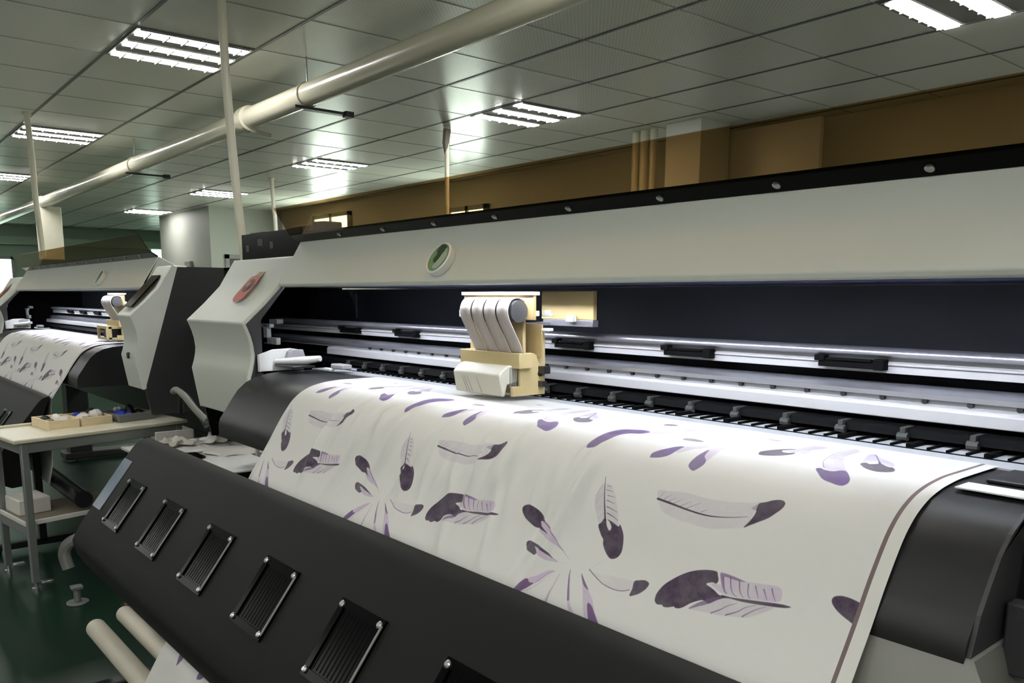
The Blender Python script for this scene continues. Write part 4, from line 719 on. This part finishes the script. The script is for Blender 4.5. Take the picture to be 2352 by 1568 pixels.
# ------------------------------------------------------------------ fan dryers in front of the cloths
DP = [(1.000,-.558),(.985,-.560),(.968,-.566),(.952,-.576),(.937,-.591),(.916,-.617),(.729,-.862),(.700,-.912),(.694,-.925),(.694,-.935),(.705,-.981),(.735,-1.035),(.775,-1.055),(.83,-1.05),(.90,-.80),(.985,-.60),(1.0,-.575)]
def dryer(label, x0, x1, xs, base):
    t = thing('fan_dryer', label, 'dryer', base, 'fan dryers in front of the printers')
    MB().prism(DP, x0, x1).build('body', M['dryer'], t, bevel=.003, ang=40)
    A, B = Vector((.8632,-.6863)), Vector((.766,-.8135)); d = (B-A).normalized(); n = Vector((-abs(d.y), abs(d.x)))
    L = (B-A).length
    fan0 = None
    for x in xs:
        if fan0 is None:
            def P(u, v, h): q = A+d*v+n*h; return (x+u, q.x, q.y)
            m = MB()
            fr = [(-.012,-.014), (.172,-.014), (.172,L+.014), (-.012,L+.014)]
            inn = [(.008,.006), (.152,.006), (.152,L-.006), (.008,L-.006)]
            m.add([P(u,v,0) for u,v in fr]+[P(u,v,.006) for u,v in fr]+[P(u,v,.006) for u,v in inn]+[P(u,v,.002) for u,v in inn],
                  [(0,1,5,4),(1,2,6,5),(2,3,7,6),(3,0,4,7),(4,5,9,8),(5,6,10,9),(6,7,11,10),(7,4,8,11),(8,9,13,12),(9,10,14,13),(10,11,15,14),(11,8,12,15),(12,13,14,15)])
            fan0 = m.build('fan_panel', M['gloss_black'], t, smooth=False); fx = x; kids = []
            # ribs of the fan seen behind the glossy sheet
            m = MB()
            for i in range(9):
                u = .016+.0155*i
                m.add([P(u,.010,.0022), P(u+.005,.010,.0022), P(u+.005,L-.010,.0022), P(u,L-.010,.0022)], [(0,1,2,3)])
            kids.append(m.build('fan_ribs', M['deep_black'], fan0, smooth=False))
            q = [P(.166,0,.0065), P(.172,0,.0065), P(.172,L,.0065), P(.166,L,.0065), P(.166,0,.009), P(.172,0,.009), P(.172,L,.009), P(.166,L,.009)]
            kids.append(MB().add(q, [(4,5,6,7),(0,1,5,4),(1,2,6,5),(2,3,7,6),(3,0,4,7)]).build('edge_bar', M['grey'], fan0, smooth=False))
            for u, v in ((0,0), (.16,0), (0,L), (.16,L)):
                kids.append(MB().tube([P(u,v,.004), P(u,v,.010), P(u,v,.0125)], [.0085,.0085,.005], 14).build('screw', M['steel'], fan0))
        else:
            c = part_copy(fan0, t, (x-fx, 0, 0))
            for kd in kids:
                e = kd.copy(); COL.objects.link(e); e.parent = c
    for x in (x0+.25, x1-.25):
        lg = MB().box((x-.03,.925,-1.44), (x+.03,.965,-.70)).build('leg', M['black'], t, bevel=.004)
        MB().box((x-.03,.62,-1.46), (x+.03,1.2,-1.42)).build('foot', M['black'], lg, bevel=.006)
        MB().tube([(x,.70,-1.48), (x,.70,-1.46)], .03, 12).build('foot_pad', M['black'], lg)
    return t
dn = dryer('long black slanted fan dryer in the foreground with screwed fan panels', -3.45, -.15, [-3.234+.4055*i for i in range(8)], (-1.8,.9,-1.48))
def tape():
    A, B = Vector((.905,-.6314)), Vector((.775,-.8017)); d = (B-A).normalized(); n = Vector((-abs(d.y), abs(d.x)))
    def P(x, v, h): q = A+d*v+n*h; return (x, q.x, q.y)
    L = (B-A).length; q = [(-3.448,0), (-3.345,0), (-3.345,L), (-3.448,L)]
    MB().add([P(x,v,.0008) for x,v in q]+[P(x,v,.002) for x,v in q], [(4,5,6,7),(0,1,5,4),(1,2,6,5),(2,3,7,6),(3,0,4,7)]).build('tape_strip', M['tape'], dn, smooth=False)
tape()
dryer('black fan dryer before the far printer, behind the work table', -8.4, -5.22, [-8.2+.4055*i for i in range(7)], (-6.8,.9,-1.48))
# take-up shafts under the dryers
def roll(name, c0, c1, r, m, label, core=None):
    t = thing(name, label, 'roll', ((c0[0]+c1[0])/2, (c0[1]+c1[1])/2, c0[2]-r))
    a, b = Vector(c0), Vector(c1); d = (b-a).normalized()
    MB().tube([tuple(a), tuple(a+d*.006), tuple(b-d*.006), tuple(b)], [r-.006, r, r, r-.006], 28).build('tube', m, t)
    MB().tube([tuple(a-d*.05), tuple(a+d*.01)], r*.35, 14).build('core', M['black'], t)
    return t
roll('fabric_roll', (-3.42,.744,-1.284), (-.5,.744,-1.284), .0365, M['roll'], 'white take-up roll under the black dryer, nearest the aisle')
roll('fabric_roll', (-3.46,.862,-1.268), (-.5,.862,-1.268), .0335, M['roll'], 'white tube behind the front take-up roll, partly hidden by the dryer')
tag(MB().tube([(-7.9,1.02,-1.06), (-4.72,1.02,-1.06)], .045, 18).build('take_up_shaft', M['black']), 'dark take-up shaft running under the work table', 'shaft')
for x, sgn in ((-2.2,1), (-.6,-1)):
    tag(MB().box((x-.02,.70,-1.48), (x+.02,.92,-1.45)).box((x-.02,.79,-1.47), (x+.02,.82,-1.20)).build('roll_stand', M['black'], bevel=.003), 'black stand carrying the take-up rolls, %s end' % ('left' if sgn > 0 else 'right'), 'stand')
tag(MB().tube([(-4.32,.87,-1.479), (-4.32,.87,-1.468)], .05, 20).tube([(-4.32,.87,-1.468), (-4.32,.87,-1.40)], .016, 12).box((-4.345,.845,-1.405), (-4.295,.895,-1.39)).build('levelling_foot', M['leg'], bevel=.002), 'small metal levelling foot on the floor right of the table leg', 'foot')
tag(MB().tube([(-4.02,1.0,-1.45), (-4.02,1.06,-1.45)], .03, 16).box((-4.03,.99,-1.44), (-3.97,1.0,-1.425)).build('caster', M['black'], bevel=.002), 'black caster with a pale tab under the dryer end', 'caster')

# ------------------------------------------------------------------ work table
TA = math.atan2(.2, .9)
def tp(u, v, z):                                   # u from the near corner along the long front edge, v to the back
    return (-4.62-math.sin(TA)*u-math.cos(TA)*v*.98, .71+math.cos(TA)*u-math.sin(TA)*v*.6, z)
def tbox(mb, u0, u1, v0, v1, z0, z1):
    vs = [tp(u,v,z) for z in (z0,z1) for u,v in ((u0,v0),(u1,v0),(u1,v1),(u0,v1))]
    return mb.add(vs, [(0,3,2,1),(4,5,6,7),(0,1,5,4),(1,2,6,5),(2,3,7,6),(3,0,4,7)])
c = tp(.46,.33,0)
tb = thing('work_table', 'pale work table with metal legs standing between the two printers', 'table', (c[0], c[1], -1.48))
tbox(MB(), 0, .93, 0, .50, -.722, -.70).build('tabletop', M['table'], tb, bevel=.006)
tbox(MB(), 0, .93, .475, .50, -.70, -.688).build('edge_strip', M['table'], tb, bevel=.003)
m = tbox(MB(), .03, .90, .02, .05, -.775, -.722); tbox(m, .03, .90, .45, .48, -.775, -.722); tbox(m, .03, .06, .05, .45, -.775, -.722); tbox(m, .87, .90, .05, .45, -.775, -.722)
m.build('table_apron', M['leg'], tb, bevel=.003)
for u, v in ((.035,.015), (.865,.015), (.035,.445), (.865,.445)):
    lg = tbox(MB(), u, u+.035, v, v+.035, -1.44, -.722).build('leg', M['leg'], tb, bevel=.003)
    q = tp(u+.018, v+.018, 0)
    MB().tube([(q[0],q[1],-1.48), (q[0],q[1],-1.468), (q[0],q[1],-1.464), (q[0],q[1],-1.435)], [.022,.022,.012,.012], 12).build('leg_foot', M['steel'], lg)
    MB().box((q[0]-.005,q[1]+.02,-1.452), (q[0]+.03,q[1]+.075,-1.436)).build('adjuster', M['steel'], lg, bevel=.003)
tbox(MB(), .04, .88, .06, .49, -1.145, -1.132).build('lower_shelf', M['board'], tb, bevel=.003)
m = tbox(MB(), .03, .90, .045, .06, -1.148, -1.125); tbox(m, .03, .04, .06, .44, -1.148, -1.125)
m.build('shelf_edge', M['paper'], tb, bevel=.002)
m = tbox(MB(), .035, .06, .05, .44, -1.20, -1.148); m.build('shelf_brace', M['leg'], tb, bevel=.003)
def on_shelf():
    o = tbox(MB(), .06, .22, .22, .44, -1.132, -1.05).build('carton', M['paper'], bevel=.006); tag(o, 'white carton on the lower shelf of the work table', 'carton')
on_shelf()
def tray(u0, u1, v0, v1, h, m, label, name):
    q = tp((u0+u1)/2, (v0+v1)/2, -.70); t = thing(name, label, 'tray', q, 'open trays on the work table')
    tbox(MB(), u0, u1, v0, v1, -.70, -.694).build('base', m, t)
    for a in ((u0,u1,v0,v0+.008), (u0,u1,v1-.008,v1), (u0,u0+.008,v0+.008,v1-.008), (u1-.008,u1,v0+.008,v1-.008)):
        tbox(MB(), a[0], a[1], a[2], a[3], -.694, -.70+h).build('side', m, t, bevel=.0015)
    return t
tray(.235,.395,.20,.46,.048, M['wood'], 'light wooden tray with white scraps, nearest the table corner', 'wooden_tray')
tray(.405,.575,.20,.46,.046, M['wood'], 'light wooden tray with beige cloth, between the other two trays', 'wooden_tray')
tray(.60,.81,.17,.42,.045, M['grey'], 'grey plastic tray of blue parts, farthest along the table', 'parts_tray')
def bits():
    rs = random.Random(11)
    def item(u, v, r, m, name, label, sq=(1,1,1), dz=0):
        q = tp(u, v, -.694+r*sq[2]+dz)
        mb = MB().ball(q, r, 12, 8, sq)
        mb.v = [(x+rs.uniform(-1,1)*r*.12, y+rs.uniform(-1,1)*r*.12, z+rs.uniform(-1,1)*r*.08) for x, y, z in mb.v]
        tag(mb.build(name, m), label, name.replace('_', ' '), 'oddments in the trays')
    item(.32,.33,.032, M['white'], 'rag', 'crumpled white rag in the nearest wooden tray', (1,.9,.95))
    item(.345,.29,.034, M['paper'], 'rag', 'low cream rag at the front of the nearest wooden tray', (1.1,1,.75))
    item(.275,.30,.026, M['board'], 'twine_ball', 'brown ball of twine in the nearest wooden tray', (1,1,.8))
    item(.285,.40,.030, M['black'], 'rag', 'black rag at the back of the nearest wooden tray', (1,1,.8))
    item(.45,.29,.036, M['paper'], 'rag', 'beige rag in the left of the middle tray', (1.0,1,.8))
    item(.52,.30,.040, M['paper'], 'rag', 'beige rag in the right of the middle tray', (1.1,1,.85))
    item(.46,.40,.030, M['blue'], 'rag', 'dark blue rag at the back of the middle tray', (1,1,.8))
    item(.54,.40,.034, M['side'], 'rag', 'grey rag at the back right of the middle tray', (1,1,.95))
    item(.655,.29,.034, M['blue'], 'rag', 'blue rag at the front of the grey tray', (1.2,1,.75))
    item(.69,.26,.022, M['blue'], 'rag', 'small pale blue rag at the front of the grey tray', (1.2,1,.9))
    item(.66,.36,.013, M['white'], 'cap', 'left one of two white caps in the grey tray', (1,1,1), .035)
    item(.685,.37,.013, M['white'], 'cap', 'right one of two white caps in the grey tray', (1,1,1), .035)
    item(.735,.34,.032, M['black'], 'knob', 'large black knob standing in the grey tray', (.8,.8,1.1))
    item(.775,.31,.024, M['black'], 'knob', 'smaller black knob at the far end of the grey tray', (1,1,.9))
bits()

# ------------------------------------------------------------------ side cart with offcuts at the near printer's left end
ct = thing('side_cart', 'low white-topped cart heaped with offcuts beside the near printer left end', 'cart', (-4.45,1.55,-1.48))
MB().box((-4.72,1.22,-.815), (-4.05,1.80,-.80)).build('cart_top', M['paper'], ct, bevel=.003)
MB().box((-4.72,1.40,-.80), (-4.705,1.60,-.74)).build('cart_lip', M['paper'], ct, bevel=.003)
for x in (-4.70, -4.12):
    for y in (1.28, 1.74): MB().box((x-.015,y-.015,-1.48), (x+.015,y+.015,-.815)).build('leg', M['leg'], ct, bevel=.002)
MB().box((-4.715,1.25,-1.12), (-4.08,1.78,-1.105)).build('lower_shelf', M['board'], ct, bevel=.003)
def crumple(c, s, seed, n, m, label, name='offcut'):
    rs = random.Random(seed); mb = MB(); N = 14
    for i in range(N+1):
        for j in range(N+1):
            u, v = i/N-.5, j/N-.5
            h = .5+.5*math.sin(u*n+seed)*math.cos(v*n*.8+seed*2)+rs.uniform(0,.35)
            mb.v.append((c[0]+u*s[0]+.02*math.sin(v*9+seed), c[1]+v*s[1]+.02*math.sin(u*8), c[2]+.003+s[2]*h*(1-4*u*u*.8)*(1-4*v*v*.8)))
    for i in range(N):
        for j in range(N): mb.f.append((i*(N+1)+j, (i+1)*(N+1)+j, (i+1)*(N+1)+j+1, i*(N+1)+j+1))
    o = mb.build(name, m, ang=60); sm = o.modifiers.new('thick', 'SOLIDIFY'); sm.thickness = .002; sm.offset = 1
    tag(o, label, 'offcut', 'paper offcuts on the side cart')
crumple((-4.50,1.50,-.80), (.42,.34,.010), 1, 7, M['paper'], 'large flat white offcut spread over the side cart')
crumple((-4.53,1.45,-.784), (.20,.13,.035), 4, 11, M['roll'], 'crumpled cream offcut on top of the cart heap')
crumple((-4.46,1.62,-.784), (.10,.10,.045), 9, 12, M['paper'], 'small crumpled white offcut standing up at the back of the cart heap')
crumple((-4.19,1.64,-.80), (.26,.28,.022), 6, 8, M['paper'], 'rumpled white offcut at the right of the cart')
tag(MB().box((-4.05,1.36,-.80), (-3.66,1.66,-.792)).build('white_board', M['white'], bevel=.002), 'flat white board between the side cart and the printer', 'board')
tag(MB().box((-4.00,1.40,-1.48), (-3.70,1.62,-.80)).build('black_bin', M['black'], bevel=.01), 'black bin under the flat white board', 'bin')
tag(MB().tube([(-3.97,1.665,-.792), (-3.97,1.665,-.70), (-3.97,1.665,-.69)], [.010,.010,.014], 10).build('marker_pen', M['profile']), 'pale pen standing at the back corner of the white board', 'pen')
tag(MB().prismz([(-4.33,1.25), (-4.06,1.25), (-4.02,1.36), (-4.12,1.46), (-4.26,1.46)], -.799, -.790).build('black_film', M['gloss_black'], bevel=.002), 'glossy black film lying on the front of the side cart', 'film')
# cable loops hanging from the printer ends
def loop(pts, r, m, label):
    tag(MB().tube([tuple(p) for p in catmull(pts, False, 8)], r, 10).build('hose', m), label, 'hose')
loop([(-4.24,1.36,-.47), (-4.16,1.35,-.455), (-4.05,1.35,-.475), (-3.94,1.36,-.53), (-3.85,1.38,-.575)], .016, M['grey'], 'grey flexible hose arching between the printers above the cart')
loop([(-4.26,1.40,-.58), (-4.20,1.385,-.49), (-4.12,1.38,-.48), (-4.02,1.385,-.53), (-3.92,1.40,-.61)], .014, M['black'], 'black hose arching just under the grey one')
loop([(-4.66,.91,-1.40), (-4.68,.90,-1.32), (-4.66,.93,-1.26), (-4.62,1.03,-1.225), (-4.58,1.12,-1.23)], .030, M['grey'], 'pale bent hose under the lower shelf beside the table leg')
tag(MB().box((-13.30,4.55,.28), (-13.05,4.6,.52)).box((-13.22,4.50,.30), (-13.10,4.55,.40)).build('wall_phone', M['grey'], bevel=.01), 'small grey wall box on the grey partition wall', 'wall box')
